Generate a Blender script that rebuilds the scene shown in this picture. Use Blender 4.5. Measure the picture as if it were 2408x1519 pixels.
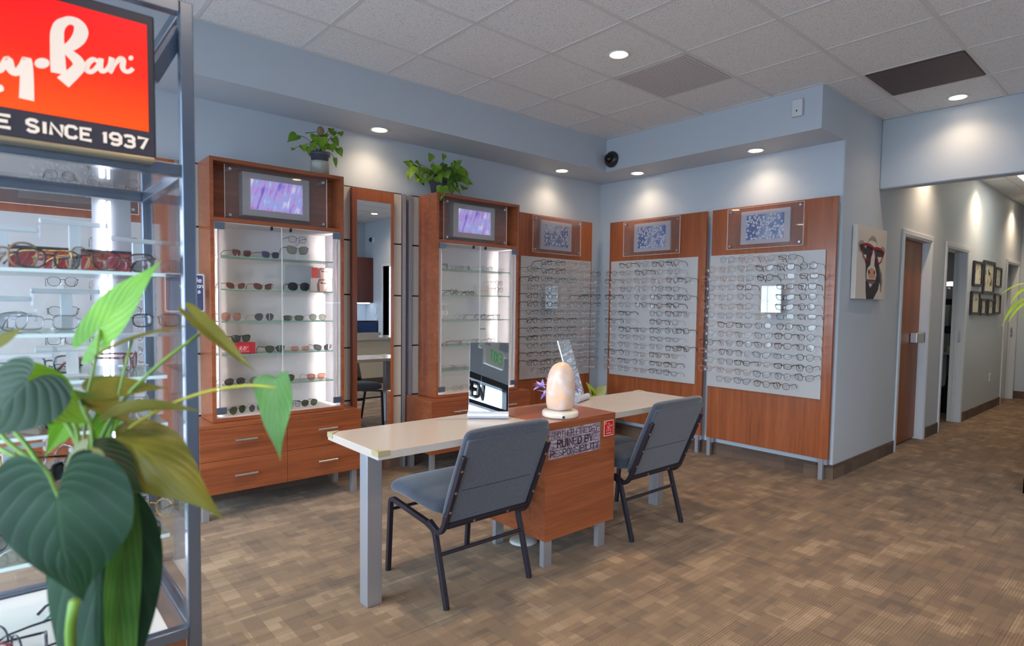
import bpy, bmesh, math, random
from math import sin, cos, pi, radians
from mathutils import Vector, Matrix
random.seed(7)
SC = bpy.context.scene
COL = SC.collection
for o in list(bpy.data.objects): bpy.data.objects.remove(o)

# ---------------------------------------------------------------- camera
W_, H_ = 2408, 1519
FPX, PPX, PPY = 1411.5, 1233.8, 790.9
CAM = Vector((-5.0043, -4.4087, 1.3633))
def cam_axes(yaw=48.313, pitch=-3.005, roll=0.789):
    y, p, r = radians(yaw), radians(pitch), radians(roll)
    f = Vector((cos(y)*cos(p), sin(y)*cos(p), sin(p)))
    rt = Vector((sin(y), -cos(y), 0)); up = rt.cross(f)
    return rt*cos(r)+up*sin(r), up*cos(r)-rt*sin(r), f
RT, UP, FW = cam_axes()
cd = bpy.data.cameras.new('camera'); cam = bpy.data.objects.new('camera', cd); COL.objects.link(cam)
cd.sensor_width = 36; cd.lens = FPX*36/W_
cd.shift_x = (W_/2-PPX)/W_; cd.shift_y = (PPY-H_/2)/W_
cd.clip_start = .05
mw = Matrix((RT, UP, -FW)).transposed().to_4x4(); mw.translation = CAM
cam.matrix_world = mw
cd.dof.use_dof = True; cd.dof.focus_distance = 3.9; cd.dof.aperture_fstop = 3.4
SC.camera = cam
def at(px, py, Z): return CAM+(FW+RT*(px-PPX)/FPX+UP*(PPY-py)/FPX)*Z

# ---------------------------------------------------------------- world, daylight, exposure
SC.view_settings.view_transform = 'Standard'; SC.view_settings.look = 'None'
SC.view_settings.gamma = 1; SC.view_settings.use_curve_mapping = False
SC.view_settings.exposure = 0.56
wd = bpy.data.worlds.new('world'); SC.world = wd; wd.use_nodes = True
bg = wd.node_tree.nodes['Background']; bg.inputs[0].default_value = (.74, .85, 1, 1); bg.inputs[1].default_value = 9.5
def area(name, loc, rot, sx, sy, power, col, portal=False):
    l = bpy.data.lights.new(name, 'AREA'); l.shape = 'RECTANGLE'; l.size = sx; l.size_y = sy; l.energy = power; l.color = col
    if portal: l.cycles.is_portal = True
    o = bpy.data.objects.new(name, l); o.location = loc; o.rotation_euler = rot; COL.objects.link(o); return o
# portals at the storefront panes guide the sky light inside (x = -5.9, facing +x)
for k, yy in enumerate((-6.2, -4.4, -2.6, -.95)):
    area('window_portal', (-5.93, yy, 1.3), (0, -pi/2, 0), 2.3, 1.6, 1, (1, 1, 1), True)
WARM = (1, .74, .50)
SPOTS = []
def spot(x, y, z, power=60, col=WARM, size=140, blend=1.0, rad=.05):
    l = bpy.data.lights.new('downlight_beam', 'SPOT'); l.energy = power; l.color = col; l.spot_size = radians(size); l.spot_blend = blend; l.shadow_soft_size = rad
    o = bpy.data.objects.new('downlight_beam', l); o.location = (x, y, z-.02); COL.objects.link(o); SPOTS.append(o)

# ---------------------------------------------------------------- materials
def lin(c): return tuple((v/255/12.92 if v/255 <= .04045 else ((v/255+.055)/1.055)**2.4) for v in c)+(1,)
MATS = {}
class N:
    def __init__(s, name):
        s.m = bpy.data.materials.new(name); s.m.use_nodes = True; s.t = s.m.node_tree; s.t.nodes.clear()
        s.out = s.t.nodes.new('ShaderNodeOutputMaterial')
    def n(s, typ, **kw):
        x = s.t.nodes.new('ShaderNode'+typ)
        for k, v in kw.items():
            if k.startswith('i_'):
                key = k[2:]; key = int(key) if key.isdigit() else key.replace('_', ' ')
                if hasattr(v, 'bl_idname') or isinstance(v, bpy.types.NodeSocket): s.t.links.new(v, x.inputs[key])
                else: x.inputs[key].default_value = v
            else: setattr(x, k, v)
        return x
    def l(s, a, b): s.t.links.new(a, b)
    def ramp(s, fac, stops, interp='LINEAR'):
        r = s.n('ValToRGB'); r.color_ramp.interpolation = interp
        e = r.color_ramp.elements
        while len(e) < len(stops): e.new(.5)
        for i, (p, c) in enumerate(stops): e[i].position = p; e[i].color = c
        s.l(fac, r.inputs[0]); return r.outputs[0]
    def coord(s, scale=(1, 1, 1), kind='Object', rot=(0, 0, 0), loc=(0, 0, 0)):
        c = s.n('TexCoord'); m = s.n('Mapping'); m.inputs['Scale'].default_value = scale; m.inputs['Rotation'].default_value = rot; m.inputs['Location'].default_value = loc
        s.l(c.outputs[kind], m.inputs[0]); return m.outputs[0]
    def done(s, sh): s.l(sh, s.out.inputs[0]); return s.m
def plain(name, rgb, rough=.5, metal=0, coat=0, bump=0, bscale=200, spec=.5, sheen=0, emit=None, es=0):
    if name in MATS: return MATS[name]
    a = N(name); b = a.n('BsdfPrincipled'); b.inputs['Base Color'].default_value = lin(rgb); b.inputs['Roughness'].default_value = rough
    b.inputs['Metallic'].default_value = metal; b.inputs['Coat Weight'].default_value = coat; b.inputs['Coat Roughness'].default_value = .08
    b.inputs['Specular IOR Level'].default_value = spec; b.inputs['Sheen Weight'].default_value = sheen
    if emit: b.inputs['Emission Color'].default_value = lin(emit); b.inputs['Emission Strength'].default_value = es
    nz = a.n('TexNoise'); a.l(a.coord((1, 1, 1)), nz.inputs['Vector']); nz.inputs['Scale'].default_value = bscale if bump else 6
    if bump:
        bp = a.n('Bump', i_Strength=bump, i_Distance=.002); a.l(nz.outputs['Fac'], bp.inputs['Height']); a.l(bp.outputs[0], b.inputs['Normal'])
    else:
        mr = a.n('MapRange', i_3=max(0, rough-.04), i_4=min(1, rough+.04)); a.l(nz.outputs['Fac'], mr.inputs[0]); a.l(mr.outputs[0], b.inputs['Roughness'])
    MATS[name] = a.done(b.outputs[0]); return MATS[name]
def wood(name, dark, mid, light, axis='x', rough=.3, coat=.25):
    a = N(name)
    sc = {'x': (1.2, 14, 30), 'z': (22, 22, .9), 'y': (14, 1.2, 30)}[axis]
    v = a.coord(sc); n1 = a.n('TexNoise', i_Scale=1.0, i_Detail=6.0, i_Roughness=.6, i_Distortion=.6); a.l(v, n1.inputs['Vector'])
    v2 = a.coord(tuple(q*5 for q in sc)); n2 = a.n('TexNoise', i_Scale=1.0, i_Detail=3.0); a.l(v2, n2.inputs['Vector'])
    sp = {'x': (.5, 3.3, 5), 'z': (4.2, 4.2, .25), 'y': (3.3, .5, 5)}[axis]
    v3 = a.coord(sp); n3 = a.n('TexNoise', i_Scale=1.0, i_Detail=2.0); a.l(v3, n3.inputs['Vector'])
    mx = a.n('Mix', data_type='FLOAT', i_0=.35); a.l(n1.outputs['Fac'], mx.inputs[2]); a.l(n2.outputs['Fac'], mx.inputs[3])
    m2 = a.n('Mix', data_type='FLOAT', i_0=.35); a.l(mx.outputs[0], m2.inputs[2]); a.l(n3.outputs['Fac'], m2.inputs[3])
    c = a.ramp(m2.outputs[0], [(.3, lin(dark)), (.5, lin(mid)), (.7, lin(light))])
    b = a.n('BsdfPrincipled', i_Roughness=rough, i_Coat_Weight=coat, i_Coat_Roughness=.12); a.l(c, b.inputs['Base Color'])
    MATS[name] = a.done(b.outputs[0]); return MATS[name]
def thin(name, tint=(255, 255, 255), refl=1.0, edge=0.0, rough=.02, opaque=0.0):
    """thin clear sheet: what lies behind shows through, the surface mirrors more at grazing angles"""
    a = N(name); tr = a.n('BsdfTransparent', i_Color=lin(tint)); gl = a.n('BsdfGlossy', i_Roughness=rough); ge = a.n('NewGeometry'); io = a.n('MapRange', i_3=1.45, i_4=1/1.45); a.l(ge.outputs['Backfacing'], io.inputs[0]); fr = a.n('Fresnel'); a.l(io.outputs[0], fr.inputs['IOR'])
    g = a.n('Math', operation='MULTIPLY', i_1=refl); a.l(fr.outputs[0], g.inputs[0])
    mx = a.n('MixShader'); a.l(g.outputs[0], mx.inputs[0]); a.l(tr.outputs[0], mx.inputs[1]); a.l(gl.outputs[0], mx.inputs[2]); sh = mx.outputs[0]
    if opaque:
        d = a.n('BsdfDiffuse', i_Color=lin(tint)); m2 = a.n('MixShader', i_0=opaque); a.l(sh, m2.inputs[1]); a.l(d.outputs[0], m2.inputs[2]); sh = m2.outputs[0]
    MATS[name] = a.done(sh); return MATS[name]
def emis(name, rgb, st):
    a = N(name); e = a.n('Emission', i_Color=lin(rgb), i_Strength=st); MATS[name] = a.done(e.outputs[0]); return MATS[name]

PAINT = plain('wall_paint', (186, 194, 203), .6, bump=.06, bscale=350)
PAINT_H = plain('hall_paint', (185, 192, 198), .6, bump=.06, bscale=350)
WHITE = plain('white_laminate', (188, 178, 168), .22, coat=.35)
WHITEP = plain('white_paint_metal', (205, 208, 212), .4)
BEIGE = plain('beige_laminate', (190, 182, 172), .45)
GREYB = plain('grey_display_board', (178, 178, 180), .5)
ALU = plain('brushed_aluminium', (176, 178, 186), .42, metal=.75)
STEEL = plain('bright_steel', (200, 202, 206), .28, metal=.95)
CASE = plain('dark_chrome_frame', (118, 128, 145), .25, metal=.9)
BLACK = plain('black_plastic', (26, 26, 30), .4)
DARKM = plain('hammered_dark_metal', (52, 48, 58), .38, metal=.5, bump=.3, bscale=260)
SEAM = plain('dark_seam', (48, 36, 40), .6)
CABW = plain('cabinet_white_interior', (226, 220, 220), .55)
MIRROR = plain('mirror_glass', (225, 230, 232), .0, metal=1.0); MIRROR.node_tree.nodes
WOODH = wood('cherry_wood_across', (100, 50, 28), (143, 77, 45), (168, 98, 62), 'x')
WOODV = wood('cherry_wood_upright', (104, 53, 30), (150, 82, 47), (174, 104, 65), 'z')
WOODD = wood('door_wood', (112, 58, 28), (142, 80, 42), (164, 98, 56), 'z', .45, 0)
WOODK = wood('mahogany_wood', (62, 26, 22), (84, 38, 32), (100, 50, 42), 'z', .4, .1)
GLASS = thin('clear_glass', refl=1.0)
PANE = thin('window_glass', (236, 242, 244), refl=1.0)
SHELFG = thin('shelf_glass', (226, 238, 234), refl=.8, opaque=.08)
ACRYL = thin('clear_acrylic', (244, 244, 246), refl=1.0, opaque=.03)
ACRYW = thin('frosted_acrylic', (236, 240, 244), refl=1.0, opaque=.62, rough=.15)
GEDGE = plain('green_glass_edge', (110, 170, 150), .2)
BULB = emis('lamp_disc', (255, 232, 196), 14)
TUBE = emis('led_tube', (235, 240, 255), 9)
LEDW = emis('led_strip', (255, 240, 236), 110)

def mat_mirror():
    n = MIRROR.node_tree
    b = [x for x in n.nodes if x.type == 'BSDF_PRINCIPLED'][0]
    for l in list(b.inputs['Roughness'].links): n.links.remove(l)
    b.inputs['Roughness'].default_value = .0
mat_mirror()

def m_carpet():
    a = N('carpet_tiles')
    def brick(scale, bw, rh, off, loc, rot=0.0, mort=0.0):
        v = a.coord((1, 1, 1), loc=loc, rot=(0, 0, rot))
        b = a.n('TexBrick', offset=off, i_Scale=scale, i_Mortar_Size=mort, i_Brick_Width=bw, i_Row_Height=rh, i_Bias=0.0)
        b.inputs['Mortar'].default_value = (.0, .0, .0, 1); b.inputs['Mortar Smooth'].default_value = 0; b.inputs['Color1'].default_value = (0, 0, 0, 1); b.inputs['Color2'].default_value = (1, 1, 1, 1); a.l(v, b.inputs['Vector']); return b
    b1 = brick(1, .26, .11, .37, (.1, .3, 0)); b2 = brick(1, .13, .055, .61, (.4, .05, 0), 0.0, .0012); b3 = brick(1, .17, .07, .43, (.9, .6, 0), pi/2)
    s = a.n('Mix', data_type='FLOAT', i_0=.45); a.l(b1.outputs[0], s.inputs[2]); a.l(b2.outputs[0], s.inputs[3])
    s2 = a.n('Mix', data_type='FLOAT', i_0=.3); a.l(s.outputs[0], s2.inputs[2]); a.l(b3.outputs[0], s2.inputs[3])
    # a few extra pale blocks
    c = a.ramp(s2.outputs[0], [(.08, lin((92, 73, 54))), (.36, lin((111, 89, 65))), (.62, lin((125, 101, 74))), (.88, lin((152, 128, 100)))])
    # fine ribs along x and broken thin dark lines
    w = a.n('TexWave', wave_type='BANDS', bands_direction='Y', i_Scale=26.0, i_Distortion=.6, i_Detail=2.0); a.l(a.coord((.25, 1, 1)), w.inputs['Vector'])
    rib = a.ramp(w.outputs['Fac'], [(.0, (.7, .69, .68, 1)), (.4, (1, 1, 1, 1)), (1, (1.06, 1.06, 1.06, 1))])
    sel = a.ramp(b1.outputs[0], [(.35, (.25, .25, .25, 1)), (.6, (1, 1, 1, 1))])
    m1 = a.n('Mix', data_type='RGBA', blend_type='MULTIPLY'); a.l(sel, m1.inputs[0]); a.l(c, m1.inputs[6]); a.l(rib, m1.inputs[7])
    ln = a.n('TexNoise', i_Scale=1.0, i_Detail=1.0); a.l(a.coord((1.3, 75, 1)), ln.inputs['Vector'])
    lr = a.ramp(ln.outputs['Fac'], [(.66, (1, 1, 1, 1)), (.69, (.66, .65, .64, 1))])
    m2 = a.n('Mix', data_type='RGBA', blend_type='MULTIPLY', i_0=.85); a.l(m1.outputs[2], m2.inputs[6]); a.l(lr, m2.inputs[7])
    # pile speckle and large wear
    sp = a.n('TexNoise', i_Scale=420.0, i_Detail=2.0); a.l(a.coord(), sp.inputs['Vector'])
    sr = a.ramp(sp.outputs['Fac'], [(.3, (.72, .72, .72, 1)), (.7, (1.25, 1.25, 1.25, 1))])
    m3 = a.n('Mix', data_type='RGBA', blend_type='MULTIPLY', i_0=.7); a.l(m2.outputs[2], m3.inputs[6]); a.l(sr, m3.inputs[7])
    b = a.n('BsdfPrincipled', i_Roughness=.95, i_Sheen_Weight=.15); b.inputs['Specular IOR Level'].default_value = .1
    a.l(m3.outputs[2], b.inputs['Base Color'])
    bp = a.n('Bump', i_Strength=.5, i_Distance=.003); a.l(sp.outputs['Fac'], bp.inputs['Height']); a.l(bp.outputs[0], b.inputs['Normal'])
    return a.done(b.outputs[0])
CARPET = m_carpet()
def m_base():
    a = N('carpet_baseboard')
    b = a.n('TexBrick', offset=.4, i_Scale=1, i_Mortar_Size=0.0, i_Brick_Width=.16, i_Row_Height=.09); b.inputs['Color1'].default_value = lin((92, 74, 66)); b.inputs['Color2'].default_value = lin((118, 96, 82))
    c = a.n('TexCoord'); sx = a.n('SeparateXYZ'); a.l(c.outputs['Object'], sx.inputs[0]); ad = a.n('Math', operation='ADD'); a.l(sx.outputs[0], ad.inputs[0]); a.l(sx.outputs[1], ad.inputs[1])
    cb = a.n('CombineXYZ'); a.l(ad.outputs[0], cb.inputs[0]); a.l(sx.outputs[2], cb.inputs[1]); a.l(cb.outputs[0], b.inputs['Vector'])
    w = a.n('TexWave', wave_type='BANDS', bands_direction='X', i_Scale=28.0, i_Distortion=.3); a.l(cb.outputs[0], w.inputs['Vector'])
    r = a.ramp(w.outputs['Fac'], [(0, (.6, .6, .6, 1)), (.6, (1, 1, 1, 1))])
    m = a.n('Mix', data_type='RGBA', blend_type='MULTIPLY', i_0=.9); a.l(b.outputs[0], m.inputs[6]); a.l(r, m.inputs[7])
    p = a.n('BsdfPrincipled', i_Roughness=.95); a.l(m.outputs[2], p.inputs['Base Color']); return a.done(p.outputs[0])
BASEB = m_base()
def m_ceil():
    a = N('acoustic_tile'); v = a.coord(); n = a.n('TexNoise', i_Scale=160.0, i_Detail=3.0); a.l(v, n.inputs['Vector'])
    c = a.ramp(n.outputs['Fac'], [(.33, lin((176, 172, 170))), (.43, lin((228, 226, 224)))])
    n2 = a.n('TexVoronoi', i_Scale=110.0); a.l(v, n2.inputs['Vector']); d = a.ramp(n2.outputs['Distance'], [(.08, (.72, .72, .72, 1)), (.16, (1, 1, 1, 1))])
    m = a.n('Mix', data_type='RGBA', blend_type='MULTIPLY', i_0=.7); a.l(c, m.inputs[6]); a.l(d, m.inputs[7])
    b = a.n('BsdfPrincipled', i_Roughness=.9); a.l(m.outputs[2], b.inputs['Base Color']); return a.done(b.outputs[0])
CEIL = m_ceil()
def m_fabric():
    a = N('grey_blue_fabric'); v = a.coord(); n = a.n('TexNoise', i_Scale=480.0, i_Detail=2.0); a.l(v, n.inputs['Vector'])
    c = a.ramp(n.outputs['Fac'], [(.3, lin((32, 36, 46))), (.5, lin((56, 61, 74))), (.7, lin((86, 92, 106)))])
    b = a.n('BsdfPrincipled', i_Roughness=.95, i_Sheen_Weight=.35); a.l(c, b.inputs['Base Color'])
    bp = a.n('Bump', i_Strength=.35, i_Distance=.002); a.l(n.outputs['Fac'], bp.inputs['Height']); a.l(bp.outputs[0], b.inputs['Normal']); return a.done(b.outputs[0])
FABRIC = m_fabric()
def m_streak():
    a = N('blurred_violet_print'); v = a.coord((1, 1, 1), rot=(0, radians(-16), 0))
    m = a.n('Mapping'); m.inputs['Scale'].default_value = (34, 1, 5); a.l(v, m.inputs[0]); n = a.n('TexNoise', i_Scale=1.0, i_Detail=2.0); a.l(m.outputs[0], n.inputs['Vector'])
    n2 = a.n('TexNoise', i_Scale=9.0); a.l(a.coord(), n2.inputs['Vector'])
    x = a.n('Mix', data_type='FLOAT', i_0=.45); a.l(n.outputs['Fac'], x.inputs[2]); a.l(n2.outputs['Fac'], x.inputs[3])
    c = a.ramp(x.outputs[0], [(.34, lin((70, 78, 190))), (.43, lin((122, 112, 206))), (.5, lin((190, 152, 214))), (.56, lin((140, 168, 222))), (.64, lin((240, 212, 232)))])
    b = a.n('BsdfPrincipled', i_Roughness=.3, i_Emission_Strength=.5); a.l(c, b.inputs['Base Color']); a.l(c, b.inputs['Emission Color']); return a.done(b.outputs[0])
def m_bokeh():
    a = N('blue_bubble_print'); vo = a.n('TexVoronoi', i_Scale=46.0); a.l(a.coord(), vo.inputs['Vector'])
    d = a.ramp(vo.outputs['Distance'], [(.36, (1, 1, 1, 1)), (.5, (0, 0, 0, 1))]); n = a.n('TexNoise', i_Scale=7.0); a.l(a.coord(), n.inputs['Vector'])
    bc = a.ramp(n.outputs['Fac'], [(.35, lin((84, 112, 168))), (.5, lin((134, 158, 198))), (.62, lin((196, 202, 216)))])
    m = a.n('Mix', data_type='RGBA'); a.l(d, m.inputs[0]); a.l(bc, m.inputs[6]); m.inputs[7].default_value = lin((236, 232, 238))
    b = a.n('BsdfPrincipled', i_Roughness=.3); a.l(m.outputs[2], b.inputs['Base Color']); return a.done(b.outputs[0])
STREAK, BOKEH = m_streak(), m_bokeh()

# ---------------------------------------------------------------- object helpers
WM = {}
def tag(o, label=None, cat=None, group=None, kind=None):
    if label: o['label'] = label
    if cat: o['category'] = cat
    if group: o['group'] = group
    if kind: o['kind'] = kind
    return o
def thing(name, label, cat, loc=(0, 0, 0), rz=0, group=None):
    o = bpy.data.objects.new(name, None); COL.objects.link(o); o.empty_display_size = .05
    o.location = loc; o.rotation_euler = (0, 0, rz); WM[o] = Matrix.Translation(loc) @ Matrix.Rotation(rz, 4, 'Z')
    return tag(o, label, cat, group)
def M(name, bm, mat, parent=None, smooth=False, bev=0, seg=2, sub=0, local=False):
    """link a bmesh given in world coordinates as one mesh object"""
    me = bpy.data.meshes.new(name)
    bmesh.ops.recalc_face_normals(bm, faces=bm.faces); bm.to_mesh(me); bm.free()
    for m in (mat if isinstance(mat, (list, tuple)) else [mat]): me.materials.append(m)
    if smooth:
        for p in me.polygons: p.use_smooth = True
    o = bpy.data.objects.new(name, me); COL.objects.link(o)
    if parent is not None:
        o.parent = parent
        if not local: me.transform(WM[parent].inverted())
        WM[o] = WM[parent]
    else: WM[o] = Matrix()
    if bev:
        b = o.modifiers.new('bevel', 'BEVEL'); b.width = bev; b.segments = seg; b.limit_method = 'ANGLE'; b.angle_limit = radians(40)
    if sub:
        s = o.modifiers.new('sub', 'SUBSURF'); s.levels = s.render_levels = sub
    return o
def solo(name, bm, mat, label=None, cat=None, group=None, kind=None, **k):
    """a thing that is one mesh, its origin at its base centre"""
    xs = [v.co.copy() for v in bm.verts]
    c = Vector(((min(v.x for v in xs)+max(v.x for v in xs))/2, (min(v.y for v in xs)+max(v.y for v in xs))/2, min(v.z for v in xs)))
    for v in bm.verts: v.co -= c
    o = M(name, bm, mat, None, **k); o.location = c; WM[o] = Matrix.Translation(c)
    return tag(o, label, cat, group, kind)
def struct(name, bm, mat, **k):
    o = M(name, bm, mat, None, **k); return tag(o, kind='structure')
def B(): return bmesh.new()
def box(bm, x0, x1, y0, y1, z0, z1, mi=0):
    vs = [bm.verts.new(p) for p in ((x0, y0, z0), (x1, y0, z0), (x1, y1, z0), (x0, y1, z0), (x0, y0, z1), (x1, y0, z1), (x1, y1, z1), (x0, y1, z1))]
    for f in ((0, 3, 2, 1), (4, 5, 6, 7), (0, 1, 5, 4), (1, 2, 6, 5), (2, 3, 7, 6), (3, 0, 4, 7)):
        bm.faces.new([vs[i] for i in f]).material_index = mi
    return bm
def bx(*a, **k): return box(B(), *a, **k)
def prism(bm, pts, fn, d0, d1, mi=0):
    """extrude a 2D outline; fn(u, v, d) -> xyz"""
    a = [bm.verts.new(fn(u, v, d0)) for u, v in pts]; b = [bm.verts.new(fn(u, v, d1)) for u, v in pts]
    n = len(pts)
    bm.faces.new(a).material_index = mi; bm.faces.new(b[::-1]).material_index = mi
    for i in range(n): bm.faces.new((a[i], b[i], b[(i+1) % n], a[(i+1) % n])).material_index = mi
    return bm
def tube(bm, pts, r, seg=8, closed=False, sq=False, cap=True, mi=0, ru=None):
    """sweep along pts; r number or list; sq = square section; ru = second radius factor"""
    pts = [Vector(p) for p in pts]; n = len(pts); rings = []
    if sq: seg = 4
    prev = None
    for i, p in enumerate(pts):
        if closed: t = (pts[(i+1) % n]-pts[i-1])
        else: t = pts[min(i+1, n-1)]-pts[max(i-1, 0)]
        t.normalize()
        if prev is None:
            up = Vector((0, 0, 1)) if abs(t.z) < .95 else Vector((0, 1, 0))
            a = up.cross(t).normalized()
        else: a = (prev-t*prev.dot(t)).normalized()
        prev = a; b = t.cross(a); rr = r[i] if isinstance(r, (list, tuple)) else r
        # widen at corners
        if 0 < i < n-1 or closed:
            d1 = (pts[i]-pts[i-1]).normalized(); k = max(.5, t.dot(d1)); 
        else: k = 1
        ring = []
        for j in range(seg):
            an = 2*pi*(j+(.5 if sq else 0))/seg; s = rr*(1.414 if sq else 1)
            ring.append(bm.verts.new(p+a*(cos(an)*s)*(1/k if sq else 1)+b*(sin(an)*s*(ru or 1))))
        rings.append(ring)
    m = n if closed else n-1
    for i in range(m):
        r0, r1 = rings[i], rings[(i+1) % n]
        for j in range(seg): bm.faces.new((r0[j], r0[(j+1) % seg], r1[(j+1) % seg], r1[j])).material_index = mi
    if cap and not closed:
        bm.faces.new(rings[0][::-1]).material_index = mi; bm.faces.new(rings[-1]).material_index = mi
    return bm
def lathe(bm, prof, c, seg=24, rx=1, ry=1, mi=0, axis='z'):
    rings = []
    for r, z in prof:
        ring = []
        for j in range(seg):
            a = 2*pi*j/seg; u, v = cos(a)*r*rx, sin(a)*r*ry
            q = {'z': (u, v, z), 'y': (u, z, v), 'x': (z, u, v)}[axis]
            ring.append(bm.verts.new((c[0]+q[0], c[1]+q[1], c[2]+q[2])))
        rings.append(ring)
    for a, b in zip(rings, rings[1:]):
        for j in range(seg): bm.faces.new((a[j], a[(j+1) % seg], b[(j+1) % seg], b[j])).material_index = mi
    bm.faces.new(rings[0][::-1]).material_index = mi; bm.faces.new(rings[-1]).material_index = mi
    return bm
def cyl(bm, p0, p1, r, seg=12, mi=0): return tube(bm, [p0, p1], r, seg, mi=mi)
def rrect(u0, u1, v0, v1, r, k=5):
    out = []
    for cu, cv, a0 in ((u1-r, v1-r, 0), (u0+r, v1-r, 90), (u0+r, v0+r, 180), (u1-r, v0+r, 270)):
        for i in range(k+1):
            a = radians(a0+90*i/k); out.append((cu+r*cos(a), cv+r*sin(a)))
    return out
def arc(pts, r=.03, k=5):
    """round the corners of a polyline"""
    P = [Vector(p) for p in pts]; out = [P[0]]
    for i in range(1, len(P)-1):
        a, b, c = P[i-1], P[i], P[i+1]; d1 = (a-b); d2 = (c-b); q = min(r, d1.length*.45, d2.length*.45)
        s, e = b+d1.normalized()*q, b+d2.normalized()*q
        for j in range(k+1):
            t = j/k; out.append(s*(1-t)**2+b*2*t*(1-t)+e*t*t)
    out.append(P[-1]); return out
def copy_tree(src, loc=None, rot=None, scale=None):
    c = src.copy(); COL.objects.link(c)
    if loc is not None: c.location = loc
    if rot is not None: c.rotation_euler = rot
    if scale is not None: c.scale = scale
    for ch in src.children:
        d = ch.copy(); COL.objects.link(d); d.parent = c
        for g in ch.children:
            e = g.copy(); COL.objects.link(e); e.parent = d
    return c
# stroke lettering -------------------------------------------------------
G = {'A': ["0,0 .5,1 1,0", ".2,.36 .8,.36"], 'N': ["0,0 0,1 1,0 1,1"], 'O': ["O"], 'T': ["0,1 1,1", ".5,1 .5,0"], 'H': ["0,0 0,1", "1,0 1,1", "0,.5 1,.5"],
     'E': ["1,1 0,1 0,0 1,0", "0,.52 .8,.52"], 'R': ["0,0 0,1 .7,1 .95,.85 .95,.65 .7,.5 0,.5", ".5,.5 1,0"], 'F': ["0,0 0,1 1,1", "0,.52 .75,.52"], 'I': [".5,0 .5,1"],
     'D': ["0,0 0,1 .6,1 .95,.75 .95,.25 .6,0 0,0"], 'Y': ["0,1 .5,.5 1,1", ".5,.5 .5,0"], 'U': ["0,1 0,.2 .25,0 .75,0 1,.2 1,1"],
     'B': ["0,0 0,1 .7,1 .92,.85 .92,.65 .7,.53 0,.53", ".7,.53 1,.4 1,.15 .75,0 0,0"], 'S': [".95,.85 .7,1 .3,1 .05,.85 .05,.65 .3,.53 .7,.47 .95,.35 .95,.15 .7,0 .3,0 .05,.15"],
     'P': ["0,0 0,1 .7,1 .95,.85 .95,.6 .7,.45 0,.45"], 'L': ["0,1 0,0 1,0"], 'C': ["1,.8 .75,1 .25,1 0,.8 0,.2 .25,0 .75,0 1,.2"], 'X': ["0,0 1,1", "0,1 1,0"],
     '1': [".15,.75 .55,1 .55,0"], '9': [".05,.1 .3,0 .7,0 1,.2 1,.8 .75,1 .25,1 0,.8 0,.6 .25,.45 1,.45"], '3': ["0,.9 .25,1 .75,1 .97,.85 .97,.65 .75,.53 .35,.53", ".75,.53 1,.4 1,.15 .75,0 .25,0 0,.12"],
     '7': ["0,1 1,1 .4,0"], 'e': ["0,.32 .95,.32 .95,.5 .7,.62 .25,.62 0,.45 0,.15 .25,0 .75,0 .95,.1"], 'l': [".5,0 .5,1"], 'o': ["0,.15 0,.47 .25,.62 .75,.62 1,.47 1,.15 .75,0 .25,0 0,.15"],
     'n': ["0,0 0,.62", "0,.45 .3,.62 .75,.6 .95,.45 .95,0"], 'r': ["0,0 0,.62", "0,.4 .35,.6 .9,.6"], 'a': [".1,.6 .7,.6 .95,.45 .95,0", ".95,.38 .25,.36 0,.25 0,.1 .2,0 .6,0 .95,.15"], 'i': [".5,0 .5,.62", ".5,.82 .5,.92"],
     'm': ["0,0 0,.62", "0,.5 .25,.62 .5,.5 .5,0", ".5,.5 .75,.62 1,.5 1,0"], 'y': ["0,.62 .5,.05", "1,.62 .3,-.3"], 'u': ["0,.62 0,.12 .3,0 .7,.02 .95,.2", ".95,.62 .95,0"], 'c': ["1,.5 .7,.62 .25,.62 0,.45 0,.15 .25,0 .7,0 1,.12"], "'": [".5,.8 .5,1"],
     '0': ["O"], '2': ["0,.8 .25,1 .75,1 1,.8 1,.6 0,0 1,0"]}
def stroke(bm, pts, w, fn, d, mi=0):
    """flat ribbon of width w (number or list) along 2D pts, thickness d"""
    n = len(pts); L, R = [], []
    for i, (u, v) in enumerate(pts):
        a = pts[max(i-1, 0)]; b = pts[min(i+1, n-1)]; tx, ty = b[0]-a[0], b[1]-a[1]; q = math.hypot(tx, ty) or 1
        ww = (w[i] if isinstance(w, (list, tuple)) else w)/2; L.append((u-ty/q*ww, v+tx/q*ww)); R.append((u+ty/q*ww, v-tx/q*ww))
    for i in range(n-1): prism(bm, [L[i], R[i], R[i+1], L[i+1]], fn, 0, d*(1+.012*i), mi)
def word(bm, text, u0, v0, w, h, gap, sw, fn, d=.001, serif=False, mi=0):
    u = u0
    for ch in text:
        if ch == ' ': u += w*.75; continue
        cw = w*.35 if ch in "Iil1'" else w
        for s in G[ch]:
            if s == 'O': pts = [(.5+.5*cos(a*pi/8), .5+.5*sin(a*pi/8)) for a in range(17)]
            else: pts = [tuple(float(q) for q in p.split(',')) for p in s.split()]
            P = [(u+x*cw, v0+y*h) for x, y in pts]
            if s == 'O': ww = sw
            elif serif: ww = sw*(1.35 if abs(P[0][0]-P[1][0]) < cw*.1 else .75)
            else: ww = sw
            stroke(bm, P, ww, fn, d, mi)
            if serif and s != 'O':
                for q in (P[0], P[-1]):
                    if abs(q[1]-v0) < h*.02 or abs(q[1]-v0-h) < h*.02: stroke(bm, [(q[0]-sw*1.1, q[1]), (q[0]+sw*1.1, q[1])], sw*.45, fn, d, mi)
        u += cw+gap
    return u
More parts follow.
